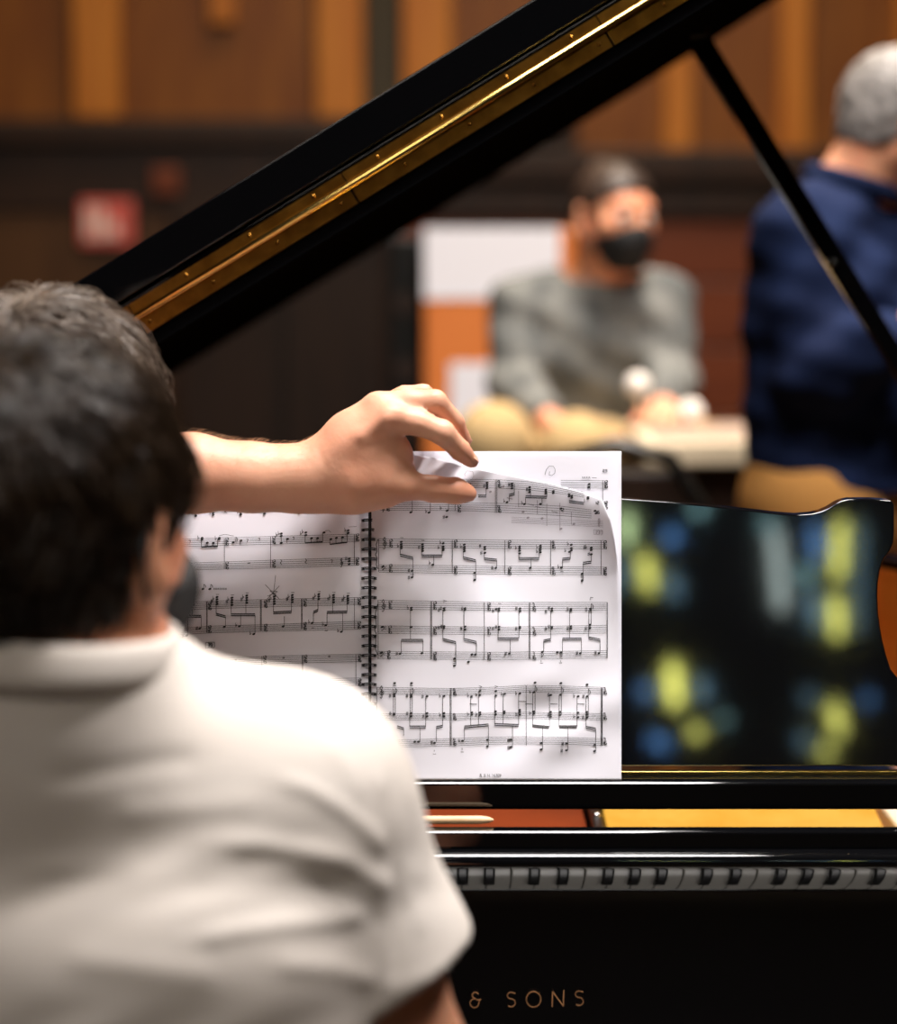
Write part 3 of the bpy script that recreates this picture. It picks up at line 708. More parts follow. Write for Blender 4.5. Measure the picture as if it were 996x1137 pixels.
I.note(706,600,612); I.sh((685,603)); I.stem(698,612,828); I.note(706,736,756); I.sh((678,750)); I.beam(698,830,790,852); I.stem(790,850,940); I.note(783,940,); I.note(757,940); I.gt(557,547); I.note(731,995)
I.stem(848,557,980)
for y in (575,752,942): I.dig(878,y,'12'); I.dig(878,y+28,'16')
I.note(956,602,616); I.note(935,605); I.sh((912,618)); I.stem(950,615,822); I.note(956,738,756); I.sh((935,738),(912,750))
I.T((545,585),6.64)
I.beam(50,825,205,825); I.stem(104,100,350); I.dig(132,116,'12'); I.dig(132,145,'16'); I.dig(132,312,'12'); I.dig(132,338,'16')
I.note(212,145,160,176,196); I.fl((187,157)); I.stem(206,195,235); I.beam(206,234,356,234); I.note(365,140,156,172,188); I.stem(356,150,234); I.fl((342,150),(342,184)); I.stem(297,234,300); I.note(290,303)
I.stem(441,100,350); I.dig(458,120,'9'); I.dig(458,148,'16'); I.dig(458,312,'9'); I.dig(458,340,'16')
I.note(593,132,158,173); I.note(580,184); I.fl((570,128),(550,178)); I.stem(586,175,235); I.beam(528,239,586,232); I.stem(528,238,298); I.note(521,300); I.fl((500,297)); I.acc(524,330)
I.note(740,155,171,203); I.sh((690,150),(722,200)); I.fl((705,150)); I.stem(740,200,258); I.beam(680,268,740,260); I.stem(680,268,400); I.note(673,347,397)
for y in (362,374,386): I.line(662,y,686,y,.5)
I.stem(813,100,352); I.dig(836,118,'12'); I.dig(836,146,'16'); I.dig(836,316,'12'); I.dig(836,342,'16')
I.note(215,602,620); I.sh((188,602)); I.stem(207,600,820); I.note(213,738,748); I.sh((187,750)); I.stem(143,825,930); I.note(136,935); I.sh((110,935))
I.acc(65,565)
I.stem(282,560,972); I.stem(289,560,972)
for y in (576,756,936): I.dig(313,y,'7'); I.dig(315,y+28,'16')
I.note(450,602,618); I.sh((428,598),(405,625)); I.stem(442,615,825); I.note(449,738,748); I.sh((428,735),(405,750)); I.beam(390,842,442,830); I.stem(390,840,918); I.note(380,922); I.pl([(372,925),(376,950),(372,965)],.6); I.pl([(384,930),(388,945),(376,960)],.6); I.acc(374,1005); I.line(370,985,370,996,.6)
I.note(590,605,618); I.sh((566,605)); I.stem(581,618,820); I.note(590,733,748); I.sh((566,748)); I.beam(528,827,668,827); I.stem(528,826,922); I.note(518,925); I.note(490,925); I.pl([(510,930),(512,955),(510,965)],.6); I.pl([(524,930),(524,952),(514,962)],.6); I.stem(668,826,930); I.note(660,931); I.sh((635,931)); I.acc(514,1003); I.line(514,985,514,996,.6)
I.note(735,603,614); I.sh((703,608)); I.stem(740,565,720); I.pl([(742,565),(756,585),(752,605)],.7); I.stem(722,614,820); I.note(730,722,746); I.sh((700,748)); I.beam(720,818,805,834); I.stem(805,832,930); I.note(797,931); I.sh((772,928)); I.pl([(730,540),(735,520),(755,522)],.6)
I.line(858,557,858,968,.9)
I.T((415,740),3.557)
X4=[12,160,305,450,600,760,915]
I.staff(X4,[83,85,87,83,75,78,83],[110,111,113,110,101,104,109]); I.staff(X4,[187,187,187,185,181,184,187],[211,211,211,208,205,209,211]); I.staff(X4,[292,289,285,280,277,280,286],[318,317,314,307,306,307,312])
I.stem(12,83,318); I.treble(30,100,52)
for x,a,b,c,d_ in ((80,110,118,187,191),(147,112,120,185,197)):
    I.note(x,a,b,c,d_); I.stem(x-3,88,190); I.stem(x+5,86,190); I.sh((x-16,116),(x-15,186)); I.pl([(x+5,86),(x+12,95),(x+8,108)],.7); I.acc(x+2,76); I.note(x+2,66)
I.stem(142,190,238); I.beam(142,239,205,239); I.note(210,118); I.sh((193,118),(196,196)); I.stem(205,118,238); I.note(210,185,198); I.stem(183,240,297); I.note(177,297); I.note(162,297); I.beam(92,238,118,246); I.stem(118,245,275)
I.note(277,117); I.fl((262,118),(262,192)); I.stem(272,117,237); I.note(277,185,197); I.beam(247,241,272,236); I.stem(247,240,297); I.note(240,302); I.sh((229,300)); I.acc(239,346); I.line(239,330,239,336,.6)
I.stem(302,85,312); I.stem(306,85,312)
for y in (94,192,290): I.dig(317,y,'9',3.4); I.dig(317,y+14,'16',3.4)
I.note(386,118); I.fl((373,116),(373,190)); I.stem(383,118,236); I.note(387,182,191); I.note(418,113); I.fl((406,113),(406,190)); I.stem(414,113,234); I.note(419,182,191); I.beam(358,239,453,231); I.stem(358,239,292); I.note(351,293); I.fl((338,293)); I.stem(453,231,315); I.note(449,290,315); I.gt(421,80); I.note(419,97); I.acc(349,338); I.line(349,322,349,330,.6)
for x in (393,588,612,712,818): I.line(x-14,148 if x!=588 else 138,x+14,149 if x!=588 else 139,.8)
I.note(482,115); I.stem(478,115,230); I.note(481,178,190); I.note(517,108); I.stem(511,108,228); I.note(515,178,185); I.note(577,107); I.stem(572,107,232); I.note(576,172,180,190); I.beam(477,229,572,233); I.stem(548,232,320); I.note(541,290,318); I.sh((532,292),(532,320)); I.sh((563,190)); I.fl((505,110),(563,108)); I.gt(484,80); I.note(482,97)
I.stem(602,75,312)
I.note(632,102); I.stem(628,100,235); I.stem(637,76,190); I.pl([(637,76),(645,88),(641,98)],.7); I.note(631,178,187); I.fl((618,102),(618,186)); I.beam(626,234,692,240); I.note(699,113); I.sh((690,113),(690,190)); I.stem(694,113,240); I.note(698,180,190,199); I.stem(667,237,328); I.note(661,302,328); I.note(637,64)
I.note(737,112); I.stem(732,112,237); I.stem(741,80,190); I.pl([(741,82),(750,92),(746,104)],.7); I.note(735,180,192); I.beam(732,238,802,238); I.note(807,118); I.stem(803,118,238); I.note(806,183,201); I.fl((792,118),(792,198)); I.stem(767,238,330); I.note(761,305,331); I.sh((746,306),(742,333)); I.note(739,66)
I.note(843,118); I.stem(838,118,240); I.stem(848,88,200); I.pl([(848,90),(856,100),(852,112)],.7); I.note(841,180,190,202); I.sh((828,118),(827,202)); I.beam(838,240,877,248); I.stem(877,248,335); I.note(872,310,334); I.note(842,72)
I.line(898,84,898,312,.7); I.line(902,84,902,312,1.0)
for y in (90,190,288): I.dig(911,y,'7',3.4); I.dig(911,y+14,'16',3.4)
# top system, partly behind the thumb
I.T((440,490),3.83)
I.staff([-70,60,200,330,440,560,700,830],[262,261,262,263,264,268,276,292],[293,293,294,296,301,308,316,326],.4)
I.staff([200,262,330,440,560,650,720,800],[160,161,162,164,172,184,198,216],[195,196,197,199,206,216,226,238],.4)
for x in (422,428): I.stem(x,165,304)
I.dig(436,174,'9',3.6); I.dig(436,190,'16',3.6); I.dig(436,280,'9',3.6); I.dig(436,296,'16',3.6)
I.stem(250,195,296); I.dig(265,278,'12',3.6); I.dig(265,294,'16',3.6); I.note(310,182); I.pl([(305,175),(318,182),(308,192)],.7)
for x,b in ((68,302),(145,303),(222,295)): I.stem(x,235,b); I.note(x-6,b)
I.note(214,322); I.sh((202,322)); I.fl((128,300),(190,285))
I.treble(-56,286,30); I.dig(-38,276,'12',3.2); I.dig(-38,290,'16',3.2)
I.note(386,176,184,192,200); I.sh((374,190)); I.stem(382,200,232); I.beam(348,233,383,233); I.note(492,180,190,200); I.sh((480,184)); I.stem(502,180,224); I.beam(480,230,503,224); I.stem(480,230,256); I.note(471,259); I.fl((460,256))
I.note(567,196,206,216); I.sh((556,204)); I.note(636,206,214,222); I.beam(550,236,640,238); I.stem(571,210,236); I.stem(640,215,238); I.stem(550,236,264); I.note(545,267); I.fl((536,264)); I.stem(620,238,266); I.note(613,267)
I.note(735,226,234); I.note(746,232,240); I.note(815,238,244); I.note(668,212,220); I.beam(735,256,798,264); I.stem(800,244,262); I.note(700,286); I.dig(703,292,'12',3.4); I.note(845,296); I.note(850,306)
I.dig(852,262,'12',3); I.dig(854,302,'16',3.2)
I.out('printed_music',M['ink'],trn)
G=Ink(Yturn,.0005); G.T((440,490),3.83)
for x,a,b in ((640,265,360),(696,262,380),(745,300,355),(520,210,280),(600,250,310)): G.stem(x,a,b)
for k in range(5): G.line(490,322+k*6,880,340+k*6,.35); 
G.note(560,325); G.note(620,328); G.note(755,352); G.note(700,372); G.note(540,300); G.note(400,215); G.note(455,192)
for x in (470,560,590,660): G.line(x,240+(x-470)*.3,x+25,246+(x-470)*.3,.8)
for x in (848,862): G.dig(x+6,387,'39',3.6,.6)
G.pl([(840,376),(876,378),(876,398),(840,396),(840,376)],.4)
for y in (335,345,355): G.sh((862,y))
G.T((440,490),3.83); G.pl([(300,165),(290,140),(300,125),(325,128),(330,150),(318,165),(300,168)],.45)
G.out('faint_print',M['faint'],trn)
# ---------- page beneath
I=Ink(lambda a,b:Ybase(a,b)+.0002); I.T((440,490),3.83)
I.staff([700,895],[166,168],[198,199]); I.stem(878,166,290); I.dig(889,174,'12',3.6); I.dig(889,191,'16',3.6); I.dig(889,262,'12',3.6); I.dig(889,280,'16',3.6); I.staff([850,895],[258,259],[288,289])
I.dig(887,125,'29',2.6,.6); I.note(820,182); I.stem(824,182,205); I.note(818,196); I.line(832,155,852,156,.5)
for i,x in enumerate(range(792,824,6)): I.line(x,150,x,157,.6); I.line(x,157,x+4,157,.4)
I.out('printed_music',M['ink'],nxt)
G=Ink(lambda a,b:Ybase(a,b)+.0002); G.T((440,490),3.83); G.pl([(632,142),(638,120),(650,106),(668,106),(676,120),(674,136),(662,146),(650,143),(652,128)],.45); G.out('pencil_loop',M['pencil'],nxt)
# ---------- publisher line, small
def smalltext(body,px,py,hpx,Yf,m,parent,name,wscale=1):
    c=bpy.data.curves.new(name,'FONT'); c.body=body; c.size=1; o=bpy.data.objects.new(name,c); COL.objects.link(o); bpy.context.view_layer.update()
    me=bpy.data.meshes.new_from_object(o.evaluated_get(bpy.context.evaluated_depsgraph_get())); bpy.data.objects.remove(o)
    n=len(me.vertices); a=np.zeros(n*3); me.vertices.foreach_get('co',a); a=a.reshape(-1,3); k=hpx/.7
    q=P3(px+a[:,0]*k*wscale,py-a[:,1]*k,lambda x,y:Yf(x,y)-.0009); me.vertices.foreach_set('co',q.ravel()); me.update(); return link(name,me,m,parent)
smalltext('B. & H. 16309',532.5,862.8,3.6,Yturn,M['ink'],trn,'publisher_line',.82)
# ---------- left page
I=Ink(lambda a,b:Ybase(a,b)-.0004); I.T((180,560),4.15)
I.staff([-180,150,520,910],[6,4,-4,-12],[44,40,30,20]); 
for x in (290,497): I.dig(x,30 if x<300 else 24,'12',3.4)
for x,y in ((155,44),(235,40),(362,38),(472,34),(630,32),(715,28),(795,24)): I.note(x,y,y+9); I.fl((x-12,y-2))
I.staff([-180,130,500,905],[166,160,148,137],[198,193,184,171]); I.staff([-180,140,500,905],[277,270,258,245],[309,302,293,280])
for x,a,b in ((287,157,297),(500,149,291),(886,139,279),(60,160,302)): I.stem(x,a,b)
for x,a,b in ((296,162,273),(512,155,264),(897,144,254)): I.dig(x,a,'12',3.6); I.dig(x,a+18,'16',3.6); I.dig(x,b,'12',3.6); I.dig(x,b+18,'16',3.6)
I.note(184,155,162); I.stem(181,158,197); I.line(181,197,256,193,1.5); I.note(208,177); I.stem(208,177,196); I.note(236,178); I.stem(235,178,195); I.note(263,155,160); I.stem(256,158,194); I.fl((168,156),(248,158)); I.pl([(262,145),(290,138),(330,146)],.4)
I.note(328,176); I.stem(340,150,176); I.pl([(340,150),(348,160),(346,168)],.7); I.note(363,168); I.stem(360,168,184)
for x,y in ((392,166),(447,162),(605,157),(127,172)): I.pl([(x-4,y-6),(x+4,y-6),(x,y+8)],.7)
I.note(549,135,146,178); I.stem(549,146,180); I.fl((528,142),(538,136)); I.note(578,160); I.stem(575,160,178)
I.note(662,130,142); I.stem(659,140,178); I.line(659,178,740,173,1.5); I.note(688,157); I.stem(687,157,178); I.note(716,157); I.stem(714,157,176); I.note(746,130); I.stem(740,130,173); I.fl((648,128),(640,136))
I.note(778,160); I.stem(773,160,184); I.line(773,184,853,175,1.5); I.note(803,155); I.stem(801,155,180); I.note(831,153); I.stem(829,153,178); I.note(857,120,132); I.stem(853,130,175); I.fl((845,120)); I.line(860,104,895,102,.4); I.pl([(750,122),(768,120),(778,130)],.4)
I.line(393,271,407,270,1.2); I.pl([(546,254),(552,262),(545,270),(551,278)],.8); I.pl([(660,250),(666,258),(659,266),(665,274)],.8); I.pl([(776,256),(786,256),(781,270)],.7); I.treble(826,268,42); I.note(862,250,262,275); I.sh((848,250))
I.T((180,640),4.15)
for x in (192,224): I.note(x-4,58); I.stem(x,36,58); I.pl([(x,36),(x+9,44),(x+7,52)],.7)
for i,x in enumerate(range(238,300,9)): I.pl([(x,62),(x,54),(x+4,54),(x+4,62)],.5)
I.staff([-180,60,230,500,905],[130,122,114,106,97],[164,156,148,140,130]); I.staff([-180,45,230,500,905],[250,242,229,222,207],[278,270,260,252,243])
for x,a,b in ((205,116,259),(208,116,259),(453,108,251),(457,108,251),(642,103,243),(645,103,243),(886,97,241),(40,122,262)): I.stem(x,a,b)
for x,a,b in ((216,128,234),(474,118,228),(655,112,220),(905,106,216)): I.dig(x,a,'12',3.6); I.dig(x,a+18,'16',3.6); I.dig(x,b,'12',3.6); I.dig(x,b+18,'16',3.6)
for x,y0,n,yb in ((143,98,4,182),(253,95,4,172),(322,98,4,175),(390,88,4,175),(517,93,4,165),(600,86,4,165),(722,82,3,158),(790,86,4,165),(856,90,4,163),(75,105,3,183)):
    I.note(x,*[y0+11*k for k in range(n)]); I.stem(x-4,y0,yb); I.fl((x-16,y0+8)); I.sh((x-24,y0+18)); I.acc(x+2,y0-12)
I.beam(75,184,180,184); I.stem(118,184,272); I.note(112,273); I.sh((97,274)); I.stem(180,184,240); I.note(173,240); I.sh((160,240))
I.beam(248,174,292,186); I.stem(292,186,232); I.note(286,233); I.beam(317,177,428,177); I.stem(362,177,228); I.note(356,230); I.fl((342,226)); I.stem(428,177,265); I.note(422,266); I.fl((408,264))
I.beam(512,168,596,164); I.stem(563,184,230); I.note(558,230); I.beam(697,166,718,156); I.stem(697,166,213); I.note(691,215); I.fl((678,212)); I.beam(760,166,852,164); I.stem(760,166,222); I.note(754,225); I.fl((742,222)); I.stem(832,166,252); I.note(826,255); I.fl((812,252)); I.acc(695,238); I.acc(756,250)
I.pl([(475,38),(540,104)],.55); I.pl([(540,44),(484,104)],.55); I.pl([(523,-6),(512,92)],.5); I.pl([(484,92),(532,70),(496,66),(526,92)],.5)
I.pl([(200,305),(241,303),(241,328),(200,330),(200,305)],.6); I.dig(221,316,'39',3.6,.9)
I.staff([-180,275,500,915],[392,378,368,358],[426,412,402,392]); I.staff([-180,275,810,915],[502,488,470,468],[536,522,504,503])
for x,a,b in ((645,362,508),(649,362,508),(893,358,503),(460,368,510)): I.stem(x,a,b)
for x,a in ((658,370),(470,374),(907,368),(907,480)): I.dig(x,a,'12',3.6); I.dig(x,a+18,'16',3.6)
for x,y in ((340,384),(560,376),(770,370)): I.line(x-5,y,x+5,y-1,1.6)
I.out('printed_music',M['ink'],lft)
# ---------- wire spiral
B=MB(); y=557.0
while y<868:
    for dy in (-.9,.9):
        pts=[]
        for a in range(-30,211,20):
            t=math.radians(a); q=pix(409.8+(2.2 if y>800 else 0)+8.4*math.cos(t),y+dy-1.2*math.sin(t),float(Ybase(409,y))-.0015-.006*max(0,math.sin(t))+(.002 if math.sin(t)<0 else 0)); pts.append(q)
        B.tube(pts,.00062,8)
    for sx in (-1,1):
        q=pix(409.8+sx*6.8,y,float(Ybase(409,y))-.0022); B.ball(q,.0019,2,(.9,.4,.75))
    y+=10.72
B.tube([pix(410.5,yy,float(Ybase(409,yy))-.0005) for yy in range(556,866,10)],.0003,6)
B.out('spiral_binding',M['coil'],SCO,True,label='black wire spiral binding')
# ================================================================ PEOPLE
V3=lambda *a:np.array(a,float)
def norm(v): v=np.array(v,float); return v/np.linalg.norm(v)
def torso(b,J,g=1.0,side=.105,r=.112):
    sl,sr,hl,hr,nk=J['sl'],J['sr'],J['hl'],J['hr'],J['neck']; C=(sl+sr)/2; Hc=(hl+hr)/2
    ax=norm(sr-sl); dn=norm(Hc-C)
    for s_,h_ in ((sl,hl),(sr,hr)):
        sg=1 if s_ is sr else -1
        b.cone(C+ax*sg*side*.95+dn*.10,h_*.75+Hc*.25,r,r*.98,.05)
        b.cone(C*.3+s_*.7+dn*.02,C*.55+s_*.45+dn*.16,.062,.085,.05)
        b.cone(s_,nk+dn*.015,.050,.045,.05)
    b.cone(C+dn*.10,Hc,r*.95,r,.05); b.cone(sl,sr,.058,.058,.05)
def arm(b,s,e,w,ra=(.055,.044,.028),k=.02): 
    b.chain([s,s*.45+e*.55,e],[ra[0],ra[0]*.9,ra[1]],k); m=e*.7+w*.3; b.chain([e,m,w],[ra[1],ra[1]*.98,ra[2]],k)
def leg(b,h,k_,a,f,r=(.088,.058,.04)):
    b.chain([h,h*.5+k_*.5,k_],[r[0],r[0]*.86,r[1]],.03); m=k_*.65+a*.35; b.chain([k_,m,a],[r[1],r[1]*.95,r[2]],.03)
def foot(b,a,d): d=norm(d); b.cone(a-V3(0,0,.035),a+d*.10-V3(0,0,.05),.042,.036,.02); b.cone(a+d*.10-V3(0,0,.05),a+d*.17-V3(0,0,.055),.038,.03,.02)
def strands(Hd,V,Q,N,name,m,parent,length=(.02,.05),r=.0008,lift=.25,sway=(0,0,0),crown=(0,-.06,.11),seed=1,clump=9,K=7,fwd=0.0):
    g=np.random.default_rng(seed); Nn=normals(V,Q)
    cand=np.arange(len(V)); q=Hd.loc(V); ok=(q[:,2]>Hd.hairline(q)+.004); cand=cand[ok]
    ix=g.choice(cand,N); p=V[ix]+g.normal(size=(N,3))*.003; n=Nn[ix]
    cr=Hd.w(*crown); out=p-cr; dn=-Hd.R[:,2][None]; fw=Hd.R[:,1][None]
    ql=Hd.loc(p); front=np.clip((ql[:,1:2]+.02)/.08,0,1)*np.clip(ql[:,2:3]/.08,0,1)
    d=out/np.linalg.norm(out,axis=1,keepdims=True)*.9+dn*.7+fw*(fwd+front*.4)+np.array(sway)
    cs=g.normal(size=(N,3)); 
    ph=g.uniform(0,6.28,(4,3)); wv=g.normal(size=(4,3,3))*clump*4.5
    fld=sum(np.sin(np.einsum('ni,ij->nj',ql,wv[k])+ph[k]) for k in range(4))/2.; d=d+fld*.6+cs*.12
    d-=n*(d*n).sum(1,keepdims=True); d/=np.linalg.norm(d,axis=1,keepdims=True)+1e-9
    L=g.uniform(*length,size=(N,1))*(.45+.55*np.clip((ql[:,2:3]+.07)/.12,0,1)); P_=[p-n*.002]; cur=p.copy(); dd=d.copy(); c0_=Hd.w(0,-.01,.02)
    lf=lift*(.25+.75*np.abs(fld[:,1:2]))
    for j in range(K-1):
        cur=cur+(dd+n*lf*(1-j/(K*.55)))*L/(K-1); P_.append(cur.copy())
        rad=cur-c0_; nn=rad/np.linalg.norm(rad,axis=1,keepdims=True); dd=dd-nn*.10*j+dn*.05*j; dd/=np.linalg.norm(dd,axis=1,keepdims=True)
    return tube_strands(np.stack(P_,1),r,r*.35,name,m,parent)
# ---------------------------------------------------------------- 1. the pianist, nearest the camera
T=empty('person',(-.262,1.38,0),'nearest person, seated at the piano in a cream T-shirt, back turned, black mask','person')
Hd=Head((-.268,1.435,1.276),24,0,0,1.025)
J=dict(sl=V3(-.440,1.45,1.088),sr=V3(-.106,1.45,1.088),hl=V3(-.36,1.46,.60),hr=V3(-.165,1.46,.60),neck=V3(-.262,1.415,1.19))
er=V3(-.014,1.48,.855); eS=V3(-.010,1.48,.855); el=V3(-.51,1.49,.85); wr=V3(-.09,1.60,.70); wl=V3(-.50,1.70,.80)
b=Body(); Hd.skull(b); b.cone(Hd.w(0,-.035,-.05),J['neck']-V3(0,0,.03),.056,.060,.03); torso(b,J)
arm(b,J['sr'],er,wr,(.052,.046,.029)); arm(b,J['sl'],el,wl,(.052,.046,.029))
hand(b,wr,(-.6,.2,-.45),(.1,.1,1),(0,1,0),(15,28,22)); hand(b,wl,(.05,1,-.02),(0,0,1),(1,0,0),(15,28,22))
kr,kl=V3(-.12,1.80,.55),V3(-.42,1.80,.55); ar,al=V3(-.10,1.93,.10),V3(-.44,1.85,.10)
for h_,k_,a_ in ((J['hr'],kr,ar),(J['hl'],kl,al)): leg(b,h_-V3(0,0,.04),k_,a_,None)
foot(b,ar,(0,1,0)); foot(b,al,(0,1,0))
V,Q=b.mesh(.0048); mesh('body',V,Q,M['skinA'],T)
V,Q=Hd.hair(.012,-.046,.004,.0015); hr_=mesh('hair',V,Q,M['hairA'],T,label='short dark brown hair')
strands(Hd,V,Q,11000,'hair_strands',M['hairA'],hr_,(.03,.06),.0008,.28,seed=3)
Hd.mask(T,bx=((.008,.079,-.046),(.052,.049,.050))); Hd.eyes(T)
bb=Body(); Hd.skull(bb,False); bb=bb.grow(.003)
V,Q=bb.mesh(.004,lambda G,D:(lambda q:np.maximum.reduce([D,(q[...,2]+.045+.35*np.clip(.03-q[...,1],-.1,.1))*1.,(-.012-q[...,1])*1.]))(Hd.loc(G))); mesh('beard',V,Q,M['beard'],T)
# shirt
b=Body(); torso(b,J,1,.112,.118); b=b.grow(.012)
for s_,e_ in ((J['sr'],er),(J['sl'],el)):
    d_=norm(e_-s_); hem=s_+(e_-s_)*.62
    sb=Body()
    b.cone(s_-d_*.01,s_+(e_-s_)*.45,.070,.067,.03); b.cone(s_+(e_-s_)*.45,hem+d_*.03,.067,.064,.02)
hemR=J['sr']+(eS-J['sr'])*.58; dR=norm(V3(.46,0,-.84)); hemL=J['sl']+(el-J['sl'])*.46; dL=norm(V3(-.46,0,-.84))
b.cone(J['sr'],J['sr']*.45+eS*.55,.059,.068,.03); b.cone(J['sr']*.45+eS*.55,J['sr']*.2+eS*.8,.068,.072,.02); b.cone(J['sl'],J['sl']*.45+el*.55,.059,.070,.03); b.cone(J['sl']*.45+el*.55,J['sl']*.2+el*.8,.070,.076,.02)
b.cone(J['neck']+V3(0,-.0,-.06),J['neck']+V3(0,0,.055),.075,.069,.04)
nkp=J['neck']+V3(0,0,.018); nkn=norm(V3(.06,.0,1))
def ex(G,D):
    x=G[...,0]
    cR=np.where((x>-.050)&(G[...,2]<1.10),(G-hemR)@dR,-1); cL=np.where((x<-.475)&(G[...,2]<1.10),(G-hemL)@dL,-1)
    cN=np.where(G[...,2]>1.15,(G-nkp)@nkn,-1); cH=.56-G[...,2]
    inner=np.linalg.norm(G[...,:2]-J['neck'][:2],axis=-1)-.062
    inner=np.where(G[...,2]>1.16,-inner,-1)
    return np.maximum.reduce([D,cR,cL,cN,cH])
V,Q=b.mesh(.0045,ex)
# fabric folds, pressed into the back of the shirt
Nn=normals(V,Q); px,py=proj(V); back=np.clip(-Nn[:,1]*1.6,0,1)
def pline(pts):
    pts=np.array(pts,float); best=np.full(len(px),1e9); par=np.zeros(len(px)); tot=len(pts)-1
    for i in range(tot):
        a,c=pts[i],pts[i+1]; ab=c-a; t=np.clip(((px-a[0])*ab[0]+(py-a[1])*ab[1])/(ab@ab),0,1)
        dd=np.hypot(px-a[0]-t*ab[0],py-a[1]-t*ab[1]); m=dd<best; best=np.where(m,dd,best); par=np.where(m,(i+t)/tot,par)
    return best,par
folds=[([(436,1000),(418,975),(385,958),(348,947),(290,938),(225,936)],.0085,11),([(432,952),(412,925),(382,899),(345,876),(300,862)],.0065,9),
 ([(420,1012),(370,1022),(315,1026),(260,1034),(205,1046)],.0075,11),([(40,868),(100,860),(180,846),(230,842)],-.005,13),([(190,995),(260,986),(330,978),(380,985)],-.0035,13),
 ([(120,905),(200,898),(300,890)],.004,14),([(10,960),(90,965),(170,955)],.004,16),([(414,850),(432,890),(442,936),(444,975)],.0045,7),([(452,862),(470,905),(476,950)],.004,8),
 ([(430,860),(437,920),(440,1000),(438,1100)],-.0065,6),([(360,820),(385,850),(405,890)],.003,9),([(300,1070),(370,1075),(425,1092)],.005,12),([(60,1060),(160,1075),(250,1085)],.004,18),([(350,985),(395,1000),(430,1030)],-.003,9),
 ([(0,800),(80,795),(150,785)],-.002,16),([(448,985),(462,1010),(468,1040)],.003,8)]
disp=np.zeros(len(V))
for pts,a,w in folds:
    d_,t=pline(pts); disp+=a*np.exp(-(d_/w)**2)*np.clip(np.sin(np.pi*np.clip(t,.03,.97))*2.2,0,1)
disp+=.0016*np.sin(px/23+np.sin(py/31)*2+py/17)*np.clip((py-820)/100,0,1)
d_,t=pline([(437,1098),(470,1088),(500,1072),(524,1048)]); disp+=.0022*np.exp(-(d_/11)**4)
V=V+Nn*(disp*.28*back)[:,None]
sh_=mesh('t_shirt',V,Q,M['tee'],T,label='cream cotton T-shirt')
# ribbed collar
B=MB(); ring=[]
c_=nkp+V3(0,0,-.002); e1=norm(np.cross(nkn,V3(0,1,0))); e2=norm(np.cross(nkn,e1))
for i in range(49):
    a=2*math.pi*i/48; ring.append(c_+e1*.081*math.cos(a)+e2*.078*math.sin(a))
cv=[]
prf=[(.006,-.020),(.0075,-.010),(.005,.004),(.001,.011),(-.004,.009),(-.004,-.02)]
for i in range(48):
    a=2*math.pi*i/48; o_=e1*math.cos(a)+e2*math.sin(a)
    for dr,dz in prf: cv.append(c_+o_*(.080+dr)+nkn*dz)
nq=len(prf); mesh('collar',cv,[(i*nq+j,((i+1)%48)*nq+j,((i+1)%48)*nq+(j+1)%nq,i*nq+(j+1)%nq) for i in range(48) for j in range(nq)],M['tee'],sh_)
b=Body()
for h_,k_,a_ in ((J['hr'],kr,ar),(J['hl'],kl,al)): leg(b,h_-V3(0,0,.04),k_,a_,None,(.095,.068,.055))
b.cone(J['hl']-V3(0,0,.02),J['hr']-V3(0,0,.02),.11,.11,.04); V,Q=b.grow(.006).plane((0,0,.075),(0,0,-1)).mesh(.009); mesh('trousers',V,Q,M['denim'],T)
b=Body(); foot(b,ar,(0,1,0)); foot(b,al,(0,1,0)); V,Q=b.grow(.008).plane((0,0,.002),(0,0,-1)).mesh(.007); mesh('shoes',V,Q,M['shoe'],T)
# bench
t=empty('piano_bench',(-.262,1.40,0),'black piano bench under the person in the cream T-shirt','bench')
MB().box(-.55,.02,1.24,1.57,.41,.462,.015,3).out('seat',M['shoe'],t); MB().box(-.54,.01,1.25,1.56,.36,.41,.004).out('seat_frame',L,t)
for x in (-.51,-.02):
    for y in (1.28,1.53): MB().box(x-.022,x+.022,y-.022,y+.022,0,.36,.003).out('leg',L,t)
# ---------------------------------------------------------------- 2. the page turner, reaching in from the left
T=empty('person',(-.9,1.35,0),'person behind the nearest head, ash brown hair, bare arm reaching to the open score','person')
hc=pix(50,494,1.78); Hd=Head(hc,25,12,8,.98)
wr=pix(352,530,1.945); elb=pix(20,520,1.93); sl=V3(-.66,1.90,1.20); sr=V3(-.70,1.55,1.24); nk=V3(-.555,1.73,1.245)
J=dict(sl=sl,sr=sr,hl=V3(-.93,1.50,.90),hr=V3(-.93,1.31,.90),neck=nk)
b=Body(); Hd.skull(b); b.cone(Hd.w(0,-.035,-.05),nk,.052,.058,.03); torso(b,J,1,.085,.10)
PX=lambda x,y,Y:pix(x,y,Y)
# forearm
b.chain([sl,sl*.5+elb*.5,elb],[.052,.046,.042],.02)
b.chain([elb,PX(130,523,1.935),PX(214,525.5,1.94),PX(280,530,1.944),PX(330,532,1.946)],[.040,.036,.0325,.0280,.0268],.02)
b.chain([PX(330,524,1.942),PX(352,523,1.942)],[.0215,.0215],.02); b.chain([PX(330,540,1.950),PX(356,541,1.948)],[.0195,.0195],.02)
k=.011
